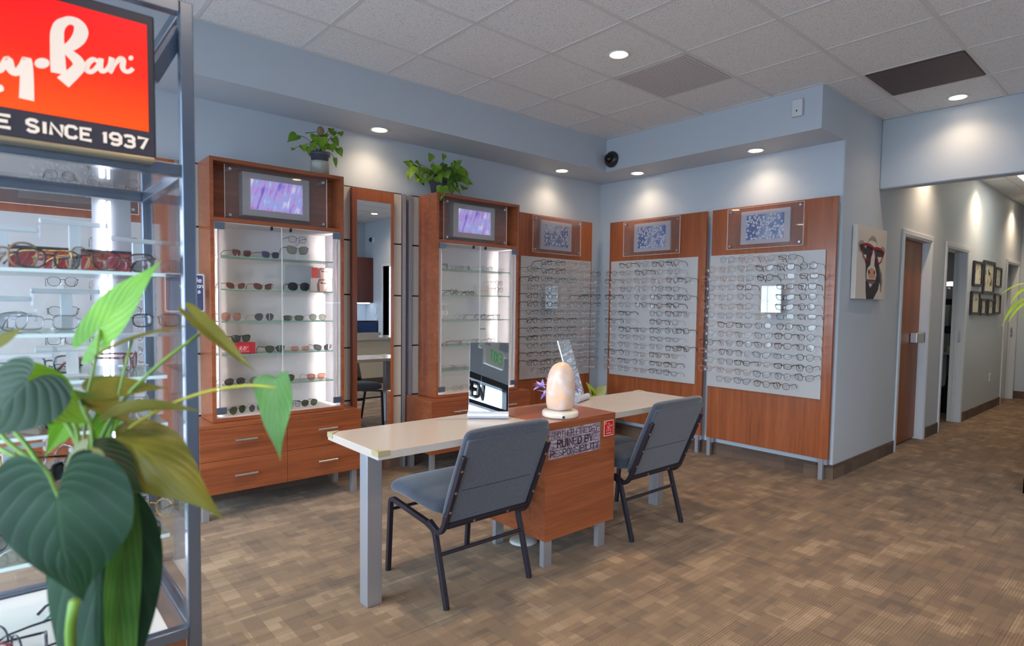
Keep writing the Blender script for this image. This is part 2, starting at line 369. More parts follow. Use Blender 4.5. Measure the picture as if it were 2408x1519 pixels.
# leaves -----------------------------------------------------------------
def leaf(bm, p0, p1, w, nrm, fold=.25, droop=.15, lobe=.18, curl=0, n=12, m=4, mi=0, wave=.0, pw=.62):
    p0, p1 = Vector(p0), Vector(p1); A = (p1-p0); L = A.length; A.normalize(); nrm = Vector(nrm); nrm = (nrm-A*nrm.dot(A)).normalized(); Bv = A.cross(nrm)
    if lobe > .04:
        K = [(1, .0), (.93, .05), (.76, .26), (.52, .66), (.3, .93), (.1, 1.0), (-.45*lobe, .93), (-.9*lobe, .68), (-lobe, .42), (-.72*lobe, .16), (-.02, .015)]
        out = []
        for i in range(len(K)-1):
            q0, q1, q2, q3 = K[max(i-1, 0)], K[i], K[i+1], K[min(i+2, len(K)-1)]
            for j in range(3):
                s = j/3; out.append(tuple(.5*(2*q1[c]+(q2[c]-q0[c])*s+(2*q0[c]-5*q1[c]+4*q2[c]-q3[c])*s*s+(3*q1[c]-q0[c]-3*q2[c]+q3[c])*s**3) for c in (0, 1)))
        out.append(K[-1]); uvl = bm.loops.layers.uv.verify()
        def P(t_, y_):
            z = fold*abs(y_)*w/2-droop*L*(max(t_, 0)**2)+curl*L*sin(max(t_, 0)*pi)+wave*w*sin(t_*9+abs(y_)*2)*abs(y_)-abs(fold)*.12*w*y_*y_
            return p0+A*(t_*L)+Bv*(y_*w/2)+nrm*z
        for sg in (1, -1):
            rows = []
            for (t_, y_) in out:
                tm = min(1, max(0, t_*1.0-.12*y_)) if t_ < .98 else 1; rows.append([(bm.verts.new(P(tm+(t_-tm)*k/m, sg*y_*k/m)), tm+(t_-tm)*k/m, k/m) for k in range(m+1)])
            for r0, r1 in zip(rows, rows[1:]):
                for k in range(m):
                    q = [r0[k], r0[k+1], r1[k+1], r1[k]]
                    f = bm.faces.new([x[0] for x in q]); f.material_index = mi; f.smooth = True
                    for lp, x in zip(f.loops, q): lp[uvl].uv = (x[1], x[2])
        bmesh.ops.remove_doubles(bm, verts=bm.verts, dist=.00002)
        return bm
    uvl = bm.loops.layers.uv.verify(); grid = []
    for i in range(n+1):
        t = i/n; wt = w/2*max(.0, sin(pi*min(1, t**pw*.97+.03)))**.85*(1 if t < .98 else .3); row = []
        if i == n: wt = .0008
        for j in range(-m, m+1):
            s = j/m; a = t*L-lobe*L*abs(s)**1.2*(1-t)**2.2; y = s*wt*(1+.15*(1-t))
            z = fold*abs(y)-droop*L*(t**2)+curl*L*sin(t*pi)+wave*w*sin(t*9+abs(s)*2)*abs(s)
            row.append((bm.verts.new(p0+A*a+Bv*y+nrm*z), t, s))
        grid.append(row)
    for i in range(n):
        for j in range(2*m):
            q = [grid[i][j], grid[i][j+1], grid[i+1][j+1], grid[i+1][j]]
            try: f = bm.faces.new([x[0] for x in q])
            except ValueError: continue
            f.material_index = mi; f.smooth = True
            for lp, x in zip(f.loops, q): lp[uvl].uv = (x[1], x[2])
    return bm
def m_leaf(name, dark, light, vein, var=8.0):
    a = N(name); uv = a.n('TexCoord'); sx = a.n('SeparateXYZ'); a.l(uv.outputs['UV'], sx.inputs[0])
    ab = a.n('Math', operation='ABSOLUTE'); a.l(sx.outputs[1], ab.inputs[0])
    k = a.n('Math', operation='MULTIPLY', i_1=.62); a.l(ab.outputs[0], k.inputs[0]); sb = a.n('Math', operation='SUBTRACT'); a.l(sx.outputs[0], sb.inputs[0]); a.l(k.outputs[0], sb.inputs[1])
    ml = a.n('Math', operation='MULTIPLY', i_1=5.2); a.l(sb.outputs[0], ml.inputs[0]); fr = a.n('Math', operation='FRACT'); a.l(ml.outputs[0], fr.inputs[0])
    vr = a.ramp(fr.outputs[0], [(.0, (.8, .8, .8, 1)), (.16, (.25, .25, .25, 1)), (.5, (0, 0, 0, 1)), (.84, (.25, .25, .25, 1)), (1, (.8, .8, .8, 1))])
    mid = a.ramp(ab.outputs[0], [(.0, (1, 1, 1, 1)), (.07, (0, 0, 0, 1))]); mxv = a.n('Math', operation='MAXIMUM'); a.l(vr, mxv.inputs[0]); a.l(mid, mxv.inputs[1])
    nz = a.n('TexNoise', i_Scale=var); a.l(a.coord(), nz.inputs['Vector']); c = a.ramp(nz.outputs['Fac'], [(.35, lin(dark)), (.65, lin(light))])
    f = a.n('Math', operation='MULTIPLY', i_1=.27); a.l(mxv.outputs[0], f.inputs[0])
    m = a.n('Mix', data_type='RGBA'); a.l(f.outputs[0], m.inputs[0]); a.l(c, m.inputs[6]); m.inputs[7].default_value = lin(vein)
    b = a.n('BsdfPrincipled', i_Roughness=.42); b.inputs['Specular IOR Level'].default_value = .28; a.l(m.outputs[2], b.inputs['Base Color'])
    bp = a.n('Bump', i_Strength=.3, i_Distance=.003, invert=True); a.l(mxv.outputs[0], bp.inputs['Height']); a.l(bp.outputs[0], b.inputs['Normal'])
    tl = a.n('BsdfTranslucent'); a.l(m.outputs[2], tl.inputs[0]); mx = a.n('MixShader', i_0=.2); a.l(b.outputs[0], mx.inputs[1]); a.l(tl.outputs[0], mx.inputs[2])
    MATS[name] = a.done(mx.outputs[0]); return MATS[name]
LF_BRIGHT = m_leaf('leaf_fresh_green', (68, 120, 8), (100, 150, 16), (130, 166, 44))
LF_DARK = m_leaf('leaf_deep_green', (10, 36, 20), (20, 54, 26), (44, 76, 46))
LF_OLIVE = m_leaf('leaf_olive', (78, 80, 22), (112, 108, 36), (136, 128, 52))
LF_MID = m_leaf('leaf_mid_green', (44, 84, 28), (72, 112, 44), (110, 140, 70))
LF_POTH = m_leaf('leaf_pothos', (64, 112, 22), (116, 156, 42), (190, 196, 80), 14)
STEM = plain('plant_stem', (96, 128, 44), .5)
STEMB = plain('plant_brown_stem', (84, 74, 50), .7)
POTG = plain('dark_grey_pot', (72, 74, 88), .45)

# ================================================================ SETTING
H, ZS, SA, SB, LY, HX, ZH = 2.996, 2.679, .461, .448, -2.511, .775, 2.405
XF, YB, YR, XE = -5.9, -7.2, -3.6, 7.05
struct('floor', bx(XF-.1, XE+.2, YB-.2, 1.3, -.1, 0), CARPET)
struct('ceiling', bx(XF-.1, XE+.2, YB-.2, 1.3, H, H+.1), CEIL)
struct('wall_back', bx(XF-.1, .12, 0, .12, 0, H), PAINT)
rc = .016
struct('wall_right', prism(B(), [(0, 0)]+[(rc-rc*cos(a*pi/12), LY+rc-rc*sin(a*pi/12)) for a in range(7)]+[(HX, LY), (HX, LY+.12), (.12, LY+.12), (.12, 0)], lambda u, v, d: (u, v, d), 0, H), PAINT)
D1, D2, D3 = (1.47, 2.335), (2.92, 3.81), (6.05, 6.87)
bm = B(); xs = [HX]
for a_, b_ in (D1, D2, D3): box(bm, xs[-1], a_, LY, LY+.12, 0, H); box(bm, a_, b_, LY, LY+.12, 2.08, H); xs.append(b_)
box(bm, xs[-1], XE, LY, LY+.12, 0, H)
struct('wall_hall', bm, PAINT_H)
struct('wall_hall_end', bx(XE, XE+.12, YR, LY+.12, 0, H), PAINT)
struct('wall_hall_far_side', bx(HX+.125, XE, YR-.12, YR, 0, H), PAINT_H)
struct('wall_header', bx(HX, HX+.125, YR, LY, ZH, H), PAINT, bev=.01)
bm = B(); box(bm, HX, HX+.125, -5.6, YR, 0, H); box(bm, HX, HX+.125, YB, -6.45, 0, H); box(bm, HX, HX+.125, -6.45, -5.6, 2.08, H)
struct('wall_reception', bm, PAINT)
struct('wall_rear', bx(XF-.1, HX, YB-.12, YB, 0, H), PAINT)
bm = B(); box(bm, XF-.1, XF, YB, 0, 2.42, H); box(bm, XF-.1, XF, YB, 0, 0, .1)
struct('wall_storefront', bm, PAINT)
# rooms behind the hall doors
bm = B(); box(bm, .12, XE+.12, 1.2, 1.3, 0, H)
for x in (.12, 2.6, 4.9, 7.05): box(bm, x, x+.08, LY+.12, 1.2, 0, H)
struct('wall_exam_rooms', bm, PAINT_H)
struct('wall_office', bx(2.6, 2.72, YB-.1, YR-.12, 0, H), PAINT)
struct('trim_1', bx(XF, 0, -SA, 0, ZS, H), PAINT)
struct('trim_2', bx(-SB, 0, LY, -SA, ZS, H), PAINT)
# carpet baseboards
for nm, q in (('baseboard_back', (XF, 0, -.012, 0)), ('baseboard_right', (-.012, 0, LY-.012, -.012)), ('baseboard_reception', (HX-.012, HX, YR-2, YR+.012)),
              ('baseboard_hall_end', (XE-.012, XE, YR, LY)), ('baseboard_hall_far_side', (HX-.012, XE, YR, YR+.012)), ('baseboard_rear', (XF, HX, YB, YB+.012))):
    struct(nm, bx(q[0], q[1], q[2], q[3], 0, .115), BASEB)
bm = B(); e = -.012
for a_, b_ in ((0, 1.42), (2.385, 2.87), (3.86, 6.0), (6.92, XE)): box(bm, a_, b_, LY-.012, LY, 0, .115)
struct('baseboard_hall', bm, BASEB)

# ceiling grid: two-foot tiles hung in T-bars
g = .6096; GX0, GY0 = -1.0261, -1.5289
bm = B(); k = -8
xs_, ys_ = [], []
for i in range(-9, 15):
    x = GX0+i*g
    if XF < x < XE: xs_.append(x)
for j in range(-3, 11):
    y = GY0-j*g
    if YB < y < 0: ys_.append(y)
def span_x(x):  # y-range the ceiling shows at this x
    if x > HX: return [(YR, LY)]
    if x > -SB: return [(YB, LY if x > 0 else LY)]
    return [(YB, -SA)]
for x in xs_:
    for a_, b_ in span_x(x): box(bm, x-.012, x+.012, a_, b_, H-.004, H+.001)
for y in ys_:
    x1 = XE if YR < y < LY else (HX if y <= YR else -SB)
    box(bm, XF, x1, y-.012, y+.012, H-.0045, H+.001)
# wall angle
box(bm, XF, -SB, -SA-.02, -SA, H-.005, H); box(bm, -SB-.02, -SB, LY, -SA, H-.005, H); box(bm, -SB, XE, LY-.02, LY, H-.005, H)
box(bm, HX-.02, HX, YB, LY, H-.005, H)
struct('trim_3', bm, plain('white_grid_bar', (210, 208, 206), .5))

# hall doors
def door_frame(n, x0, x1):
    t = thing('door_%d' % n, None, None, ((x0+x1)/2, LY, 0)); t['kind'] = 'structure'
    bm = B(); o = .048
    for s0, s1 in ((x0-o, x0), (x1, x1+o)): box(bm, s0, s1, LY-.016, LY, 0, 2.08)
    box(bm, x0-o, x1+o, LY-.016, LY, 2.08, 2.08+o)
    M('door_frame', bm, WHITEP, t, bev=.004)
    bm = B()
    for s0, s1 in ((x0, x0+.018), (x1-.018, x1)): box(bm, s0, s1, LY-.012, LY+.125, 0, 2.08)
    box(bm, x0, x1, LY-.012, LY+.125, 2.062, 2.08); box(bm, x1-.03, x1-.018, LY+.05, LY+.08, 0, 2.06); box(bm, x0+.018, x0+.03, LY+.05, LY+.08, 0, 2.06)
    M('door_jamb', bm, WHITEP, t, bev=.003)
    return t
d = door_frame(1, *D1)
bm = bx(D1[0]+.02, D1[1]-.022, LY+.065, LY+.11, .02, 2.055); lf = M('door_leaf', bm, WOODD, d)
bm = B(); box(bm, 2.02, 2.27, LY-.0, LY+.062, 1.03, 1.13); hd = M('handle_plate', bm, plain('satin_pull_plate', (196, 196, 198), .35, metal=.6), d, bev=.006)
M('plate_end', bx(2.27, 2.285, LY-.0, LY+.062, 1.03, 1.13), BLACK, d)
d = door_frame(2, *D2)
M('door_leaf', bx(D2[0]+.03, D2[0]+.07, LY+.13, LY+.98, .02, 2.055), WHITEP, d)
M('strike_plate', bx(D2[1]-.024, D2[1]-.018, LY+.02, LY+.07, .98, 1.12), STEEL, d)
d = door_frame(3, *D3)
M('door_leaf', bx(D3[0]+.03, D3[0]+.07, LY+.13, LY+.93, .02, 2.055), WHITEP, d)
M('strike_plate', bx(D3[1]-.024, D3[1]-.018, LY+.02, LY+.07, .98, 1.12), STEEL, d)
# reception door
t = thing('door_4', None, None, (HX, -6.02, 0)); t['kind'] = 'structure'
bm = B(); box(bm, HX-.02, HX+.14, -6.5, -6.45, 0, 2.13); box(bm, HX-.02, HX+.14, -5.6, -5.55, 0, 2.13); box(bm, HX-.02, HX+.14, -6.45, -5.6, 2.08, 2.13)
M('door_frame', bm, WHITEP, t)
M('door_leaf', bx(HX+.05, HX+.1, -6.0, -5.605, .02, 2.075), WOODK, t)

# storefront windows behind the camera
BLKF = plain('black_window_frame', (24, 24, 28), .35)
for n, (a_, b_) in enumerate(((-7.15, -5.45), (-5.4, -3.5), (-3.45, -1.8), (-1.75, -.05))):
    t = thing('window_%d' % (n+1), None, None, (XF-.05, (a_+b_)/2, .1)); t['kind'] = 'structure'
    bm = B(); f = .045
    box(bm, XF-.09, XF-.01, a_, a_+f, .1, 2.42); box(bm, XF-.09, XF-.01, b_-f, b_, .1, 2.42); box(bm, XF-.09, XF-.01, a_+f, b_-f, .1, .16); box(bm, XF-.09, XF-.01, a_+f, b_-f, 2.34, 2.42)
    box(bm, XF-.09, XF-.01, a_+f, b_-f, 2.02, 2.07)
    if n == 1: box(bm, XF-.09, XF-.01, (a_+b_)/2-.04, (a_+b_)/2+.04, .16, 2.02)
    M('window_frame', bm, BLKF, t)
    M('pane', bx(XF-.055, XF-.045, a_+f, b_-f, .16, 2.34), PANE, t)
struct('ground', bx(-40, XF-.12, -30, 30, -.12, -.1), plain('pavement', (150, 152, 156), .8))

# ---------------------------------------------------------------- lamps
def downlight(x, y, z, label, power=60, r=.052, **k):
    t = thing('downlight', label, 'ceiling light', (x, y, z), 0, 'recessed downlights')
    bm = B(); lathe(bm, [(r+.002, .0), (r+.018, -.001), (r+.024, -.005), (r+.018, -.009), (r+.004, -.006), (r, -.002)], (x, y, z), 28); M('trim_ring', bm, plain('white_ring', (225, 222, 218), .4), t, smooth=True)
    bm = B(); lathe(bm, [(.002, -.004), (r, -.004), (r, -.0075), (.002, -.009)], (x, y, z), 28); M('lamp_lens', bm, BULB, t)
    spot(x, y, z-.005, power, **k)
PSOF = 10
downlight(-2.762, -.2, ZS, 'downlight in the left soffit above the tall upright mirror', PSOF)
downlight(-.8, -.2, ZS, 'downlight in the left soffit nearest the room corner', PSOF)
downlight(-4.72, -.2, ZS, 'downlight in the left soffit behind the showcase frame', PSOF)
downlight(-.2, -.653, ZS, 'downlight in the right soffit nearest the black dome camera', PSOF)
downlight(-.2, -1.88, ZS, 'downlight in the right soffit near its outer end', PSOF)
PC = 95
downlight(-1.918, -1.823, H, 'ceiling downlight above the desk beside the perforated panel', PC)
downlight(.56, -3.1, H, 'ceiling downlight beside the brown vent above the hallway header', 12)
for x, y in ((-4.35, -1.8), (-4.35, -4.3), (-1.9, -4.3)): downlight(x, y, H, 'ceiling downlight over the shop floor nearer the storefront', PC)
downlight(.3, -5.9, H, 'ceiling downlight over the reception desk', 40)
for x in (2.0, 4.1, 6.2): downlight(x, LY-.22, H, 'hallway downlight close to the wall beyond the header', 48, blend=1.0, size=125)
t = thing('ceiling_light', 'rectangular fluorescent light in the hallway ceiling', 'ceiling light', (4.45, -3.05, H))
M('frame', bx(4.13, 4.78, -3.38, -2.86, H-.02, H), WHITEP, t); M('diffuser', bx(4.16, 4.75, -3.35, -2.89, H-.024, H-.018), emis('office_light', (255, 250, 235), 9), t)

# vents
t = thing('ceiling_vent', 'dark brown return air grille set in the ceiling grid', 'vent', (-.13, -3.07, H))
M('grille_frame', bx(-.412, .152, -3.352, -2.778, H-.008, H-.002), plain('brown_grille', (74, 58, 58), .55), t)
bm = B()
for i in range(44): x = -.402+i*.0127; box(bm, x, x+.006, -3.345, -2.785, H-.012, H-.008)
M('slats', bm, plain('brown_grille_slat', (96, 78, 76), .5), t)
t = thing('ceiling_diffuser', 'pale perforated square air panel beside the middle ceiling downlight', 'vent', (-1.33, -1.83, H))
M('panel', bx(GX0-g+.016, GX0-.016, GY0-g+.016, GY0-.016, H-.008, H-.002), plain('perforated_panel', (196, 190, 188), .5), t)
bm = B()
for i in range(22):
    for j in range(22):
        x, y = GX0-g+.04+i*.0252, GY0-g+.04+j*.0252; box(bm, x, x+.009, y, y+.009, H-.0092, H-.0078)
M('perforations', bm, plain('perforation_grey', (160, 154, 156), .7), t)

# dome cameras
def dome(name, label, c, axis, sg, ring, glass):
    t = thing(name, label, 'camera', c)
    def P(z): return z*sg
    bm = B(); lathe(bm, [(.002, P(0)), (.076, P(0)), (.078, P(.012)), (.074, P(.03)), (.064, P(.036)), (.058, P(.05)), (.05, P(.052)), (.002, P(.04))], c, 32, axis=axis); M('housing', bm, ring, t, smooth=True)
    bm = B(); lathe(bm, [(.05, P(.045)), (.048, P(.06)), (.04, P(.076)), (.025, P(.088)), (.002, P(.092))], c, 28, axis=axis); M('dome_cover', bm, glass, t, smooth=True)
    bm = B(); v = Vector(c); off = {'x': Vector((P(.05), 0, -.01)), 'y': Vector((0, P(.05), -.01))}[axis]; lathe(bm, [(.002, P(0)), (.022, P(0)), (.022, P(.018)), (.002, P(.02))], v+off, 16, axis=axis); M('lens', bm, plain('amber_lens', (92, 58, 30), .2), t)
dome('security_camera', 'black dome security camera on the soffit in the room corner', (-SB, -.54, 2.785), 'x', -1, plain('black_camera_ring', (40, 40, 52), .3), thin('smoked_dome', (120, 110, 110), 1.5))
dome('security_camera', 'white dome camera high on the reception wall, seen in the tall mirror', (HX, -6.85, 2.62), 'x', -1, WHITEP, plain('dark_dome', (40, 40, 46), .15))
# sensor
t = thing('wall_sensor', 'small white sensor box on the soffit near its outer corner', 'sensor', (-SB, -2.337, 2.795))
M('case', bx(-SB-.03, -SB, -2.378, -2.298, 2.795, 2.925), WHITEP, t, bev=.008); M('button', bx(-SB-.032, -SB-.029, -2.342, -2.334, 2.83, 2.842), BLACK, t)
t = thing('wall_outlet', 'small white outlet plate low on the hallway wall', 'outlet', (5.33, LY, .4))
M('plate', bx(5.29, 5.37, LY-.008, LY, .39, .51), WHITEP, t, bev=.002); M('socket', bx(5.315, 5.345, LY-.01, LY-.007, .42, .48), plain('socket_grey', (160, 160, 160), .5), t)

# ================================================================ EYEWEAR
SH = {  # half width, half height, exponent, top widening, outer lift
 'rect': (.0265, .0170, 3.2, .06, .0), 'square': (.0255, .0210, 3.0, .08, .0), 'round': (.0240, .0235, 2.0, .0, .0), 'panto': (.0245, .0220, 2.2, .10, .0),
 'cat': (.0275, .0200, 2.5, .12, .005), 'aviator': (.0280, .0245, 2.1, .18, -.002), 'way': (.0280, .0215, 2.9, .16, .002), 'oversize': (.0310, .0270, 2.3, .04, .001), 'butterfly': (.0320, .0260, 2.9, .14, .004)}
def outline(s, cx, n=20):
    a, b, p, tp, lf = SH[s]; sg = 1 if cx > 0 else -1; out = []
    for i in range(n):
        t = 2*pi*i/n; c, q = cos(t), sin(t); x = a*(abs(c)**(2/p))*(1 if c > 0 else -1); z = b*(abs(q)**(2/p))*(1 if q > 0 else -1)
        x *= 1+tp*z/b; z += lf*x/a
        if s == 'aviator': x += -.003*(1 if z < 0 else 0)*abs(z/b); 
        out.append((cx+sg*x, z))
    return out
RIMS = {}
def rim(rgb, rough=.25, metal=0, clear=0):
    k = 'rim_%d_%d_%d_%s' % (rgb+(('m' if metal else 'c' if clear else 'p'),))
    if k not in MATS:
        if clear: thin(k, rgb, 1.2, opaque=clear)
        else: plain(k, rgb, rough, metal=metal)
    return MATS[k]
LENS = {'clear': thin('demo_lens', (246, 248, 250), 1.3), 'green': thin('green_lens', (96, 112, 84), 1.2, opaque=.25), 'grey': thin('grey_lens', (104, 106, 112), 1.2, opaque=.25), 'brown': thin('brown_lens', (138, 92, 84), 1.2, opaque=.25),
        'pink': thin('pink_lens', (214, 160, 140), 1.2, opaque=.2), 'violet': thin('violet_lens', (104, 98, 140), 1.2, opaque=.25), 'dark': thin('dark_lens', (40, 42, 50), 1.2, opaque=.35), 'pale': thin('pale_green_lens', (158, 166, 152), 1.2, opaque=.3)}
CACHE = {}
def eyewear(shape, rgb, r=.0015, lens='clear', metal=0, clear=0, dx=.0335):
    """prototype root facing -y, bridge at origin; parts frame, lens x2, temple x2"""
    key = (shape, rgb, r, lens, metal, clear)
    if key in CACHE: return CACHE[key]
    mt = rim(rgb, metal=metal, clear=clear); a, b = SH[shape][:2]; dx = a+.0085
    t = thing('eyeglasses' if lens == 'clear' else 'sunglasses', None, None, (0, 0, 0)); t['_proto'] = 1
    def bend(x, z): return Vector((x, x*x*.9, z))
    bm = B(); o = outline(shape, dx)
    for sg in (1, -1): tube(bm, [bend(sg*x, z) for x, z in o], r, 5, closed=True, ru=1.2)
    tube(bm, [bend(-dx+a*.9, b*.35), (-.004, -.001, b*.5), (.004, -.001, b*.5), bend(dx-a*.9, b*.35)], r, 5)
    xe = dx+a*(1+SH[shape][3]*.6); ze = b*.5+SH[shape][4]
    for sg in (1, -1): tube(bm, [bend(sg*(xe-.002), ze), Vector((sg*(xe+.003), xe*xe*.9+.002, ze)), Vector((sg*(xe+.004), xe*xe*.9+.008, ze))], r*1.25, 5)
    M('frame', bm, mt, t, smooth=True)
    for sg in (1, -1):
        bm = B(); c = bm.verts.new(bend(sg*dx, 0)+Vector((0, -.0008, 0))); vs = [bm.verts.new(bend(sg*x, z)) for x, z in o]
        for i in range(len(vs)): bm.faces.new((c, vs[i], vs[(i+1) % len(vs)])[::sg])
        M('lens', bm, LENS[lens], t, smooth=True)
    for sg in (1, -1):
        y0 = xe*xe*.9+.006; bm = B(); X = sg*(xe+.003)
        tube(bm, [(X, y0, ze), (X*.99, y0+.05, ze+.001), (X*.96, y0+.095, ze-.001), (X*.93, y0+.118, ze-.012), (X*.9, y0+.136, ze-.032)], [r*.9, r*.8, r*.8, r*1.0, r*1.1], 5, ru=1.8 if r > .0013 else 1)
        M('temple', bm, mt, t, smooth=True)
    CACHE[key] = t; return t
def put(key, loc, rot, label, cat='eyeglasses', group=None, scale=None, name=None):
    p = eyewear(*key) if isinstance(key, tuple) else eyewear(**key)
    c = copy_tree(p, loc, rot, scale); del c['_proto']
    if name: c.name = name
    return tag(c, label, cat, group)
def drop_protos():
    for p in CACHE.values():
        for ch in list(p.children): bpy.data.objects.remove(ch)
        bpy.data.objects.remove(p)
DARKS = [((30, 26, 28), .0019, 0, 0), ((44, 34, 38), .0014, 0, 0), ((58, 40, 30), .0017, 0, 0), ((36, 42, 66), .0013, 0, 0), ((24, 24, 26), .0012, 1, 0), ((90, 50, 30), .0017, 0, 0)]
LIGHTS = [((168, 148, 136), .0011, 1, 0), ((224, 196, 190), .0015, 0, .4), ((196, 160, 130), .0012, 1, 0), ((150, 140, 146), .0010, 1, 0), ((120, 96, 90), .0011, 1, 0)]
NAMES = {(30, 26, 28): 'black', (44, 34, 38): 'thin dark', (58, 40, 30): 'dark brown', (36, 42, 66): 'navy', (24, 24, 26): 'black wire', (90, 50, 30): 'tortoiseshell', (168, 148, 136): 'silver wire', (224, 196, 190): 'clear pink', (196, 160, 130): 'gold wire', (150, 140, 146): 'grey wire', (120, 96, 90): 'bronze wire'}
SHN = {'rect': 'rectangular', 'square': 'square', 'round': 'round', 'panto': 'rounded', 'cat': 'cat-eye'}
ORD = ['top', 'second', 'third', 'fourth', 'fifth', 'sixth', 'seventh', 'eighth', 'ninth', 'tenth', 'eleventh', 'twelfth', 'thirteenth', 'bottom']
LORD = ['leftmost', 'second', 'third', 'fourth', 'fifth', 'sixth']

# display boards ---------------------------------------------------------
ROWS = [1.775-.0797*i for i in range(14)]
def board(fr, u0, u1, b0, b1, p0, p1, label, wood, cols, rng, dark_side, where, skip, legs, gridlab):
    """fr maps (u along wall left-to-right, d out from wall, z) to world"""
    t = thing('display_board', label, 'display board', fr((u0+u1)/2, .07, 0))
    def fb(bm, a, b, c, d, e, f):
        P, Q = fr(a, c, e), fr(b, d, f); return box(bm, min(P[0], Q[0]), max(P[0], Q[0]), min(P[1], Q[1]), max(P[1], Q[1]), e, f)
    M('wood_panel', fb(B(), u0, u1, .058, .09, .17, 2.24), wood, t, bev=.0015)
    bm = B(); fb(bm, u0+.015, u0+.05, .0, .058, .12, 2.2); fb(bm, u1-.05, u1-.015, .0, .058, .12, 2.2); M('mounting_rail', bm, ALU, t)
    for a in legs: M('leg', fb(B(), a-.017, a+.017, .05, .085, 0, .17), ALU, t, bev=.001)
    M('frame_board', fb(B(), b0, b1, .09, .102, .645, 1.83), GREYB, t, bev=.001)
    # acrylic plate with stand-offs over the picture
    pic = M('picture_panel', fb(B(), (p0+p1)/2-.215, (p0+p1)/2+.215, .09, .112, 1.91, 2.19), plain('picture_mount', (198, 194, 200), .5), t, bev=.001)
    M('picture_print', fb(B(), (p0+p1)/2-.165, (p0+p1)/2+.165, .1121, .1135, 1.945, 2.155), BOKEH, pic)
    ac = M('acrylic_plate', fb(B(), p0, p1, .124, .13, 1.872, 2.224), ACRYL, t)
    bm = B(); e_ = .0025
    fb(bm, p0, p0+e_, .1235, .1305, 1.872, 2.224); fb(bm, p1-e_, p1, .1235, .1305, 1.872, 2.224); fb(bm, p0, p1, .1235, .1305, 1.872, 1.8745); fb(bm, p0, p1, .1235, .1305, 2.2215, 2.224)
    M('polished_edge', bm, plain('acrylic_edge', (235, 215, 205), .3), ac)
    for a in (p0+.03, p1-.03):
        for z in (1.9, 2.196): M('standoff', cyl(B(), fr(a, .09, z), fr(a, .138, z), .009), STEEL, ac, smooth=False)
    # clear pegs and the glasses on them
    for r_, z in enumerate(ROWS):
        seen = [c for c in range(len(cols)) if (r_, c) not in skip]
        for ci, c in enumerate(seen):
            u = cols[c]+rng.uniform(-.008, .008)
            dk = dark_side(c, r_); pal = DARKS if rng.random() < dk else LIGHTS
            rgb, rad, mt, cl = rng.choice(pal); s = rng.choice(['rect', 'rect', 'square', 'panto', 'round', 'cat', 'panto', 'square'])
            rz = fr.rz+rng.uniform(-.06, .06); P = fr(u, .248, z+rng.uniform(-.004, .004))
            rowname = ORD[r_]+' row'
            place = 'leftmost' if ci == 0 else ('rightmost' if ci == len(seen)-1 else LORD[ci]+' from left')
            put((s, rgb, rad, 'clear', mt, cl), P, (rng.uniform(-.05, .05), 0, rz), '%s %s glasses, %s, %s, %s' % (NAMES[rgb], SHN[s], place, rowname, where), 'eyeglasses', gridlab, (1.15, 1, 1.15))
            bm = B(); inside = b0 < u < b1
            fb(bm, u-.015, u+.015, .102 if inside else .09, .105 if inside else .094, z-.04, z-.014); fb(bm, u-.0025, u+.0025, .1, .248, z-.016, z-.011); fb(bm, u-.004, u+.004, .236, .246, z-.016, z+.002)
            M('peg', bm, ACRYW, t)
    return t
class FrA:  # wall at y = 0, u = x
    rz = 0
    def __call__(s, u, d, z): return Vector((u, -d, z))
class FrB:  # wall at x = 0, u = -y
    rz = -pi/2
    def __call__(s, u, d, z): return Vector((-d, -u, z))
rng = random.Random(3)
board(FrA(), -1.243, -.222, -1.23, -.245, -1.105, -.436, 'cherry display board of eyeglasses on the left wall beside the room corner', WOODV, [-1.2, -1.025, -.845, -.67, -.5, -.325], rng,
      lambda c, r: .95 if c < 3 else .25, 'board left of corner', {(0, 0), (13, 0), (13, 4), (0, 5), (3, 2), (4, 2), (5, 2), (10, 3)}, (-1.19, -.275), 'eyeglasses on the board left of the corner')
board(FrB(), .225, 1.37, .26, 1.298, .438, 1.114, 'cherry display board of eyeglasses just right of the room corner', WOODV, [.38, .57, .76, .95, 1.13, 1.25], rng,
      lambda c, r: .25 if c < 3 else .8, 'board right of corner', {(0, 0), (0, 5), (13, 5), (6, 2), (7, 2), (3, 5), (5, 5), (7, 5), (9, 5), (11, 5), (12, 5), (1, 5)}, (.275, 1.325), 'eyeglasses on the board right of the corner')
board(FrB(), 1.43, 2.508, 1.427, 2.437, 1.602, 2.27, 'large cherry display board of eyeglasses at the outer wall end', WOODV, [1.5, 1.682, 1.85, 2.02, 2.195, 2.37], rng,
      lambda c, r: (.2, .35, .45, .6, .8, .95)[c], 'outer wall end board', {(0, 0), (0, 5), (13, 0), (13, 5), (3, 3), (4, 3), (5, 3)}, (1.45, 2.452), 'eyeglasses on the board at the outer wall end')
board(FrA(), -5.15, -4.12, -5.1, -4.25, -5.0, -4.32, 'cherry display board of eyeglasses seen through the glass showcase', WOODV, [-4.88, -4.7, -4.5, -4.33], rng,
      lambda c, r: .8, 'board behind the showcase', {(r, c) for r in range(14) for c in range(4) if c < 1 or r > 10 or (c == 1 and r % 2)} | {(0, c) for c in range(4)}, (-5.1, -4.17), 'eyeglasses on the board behind the showcase')
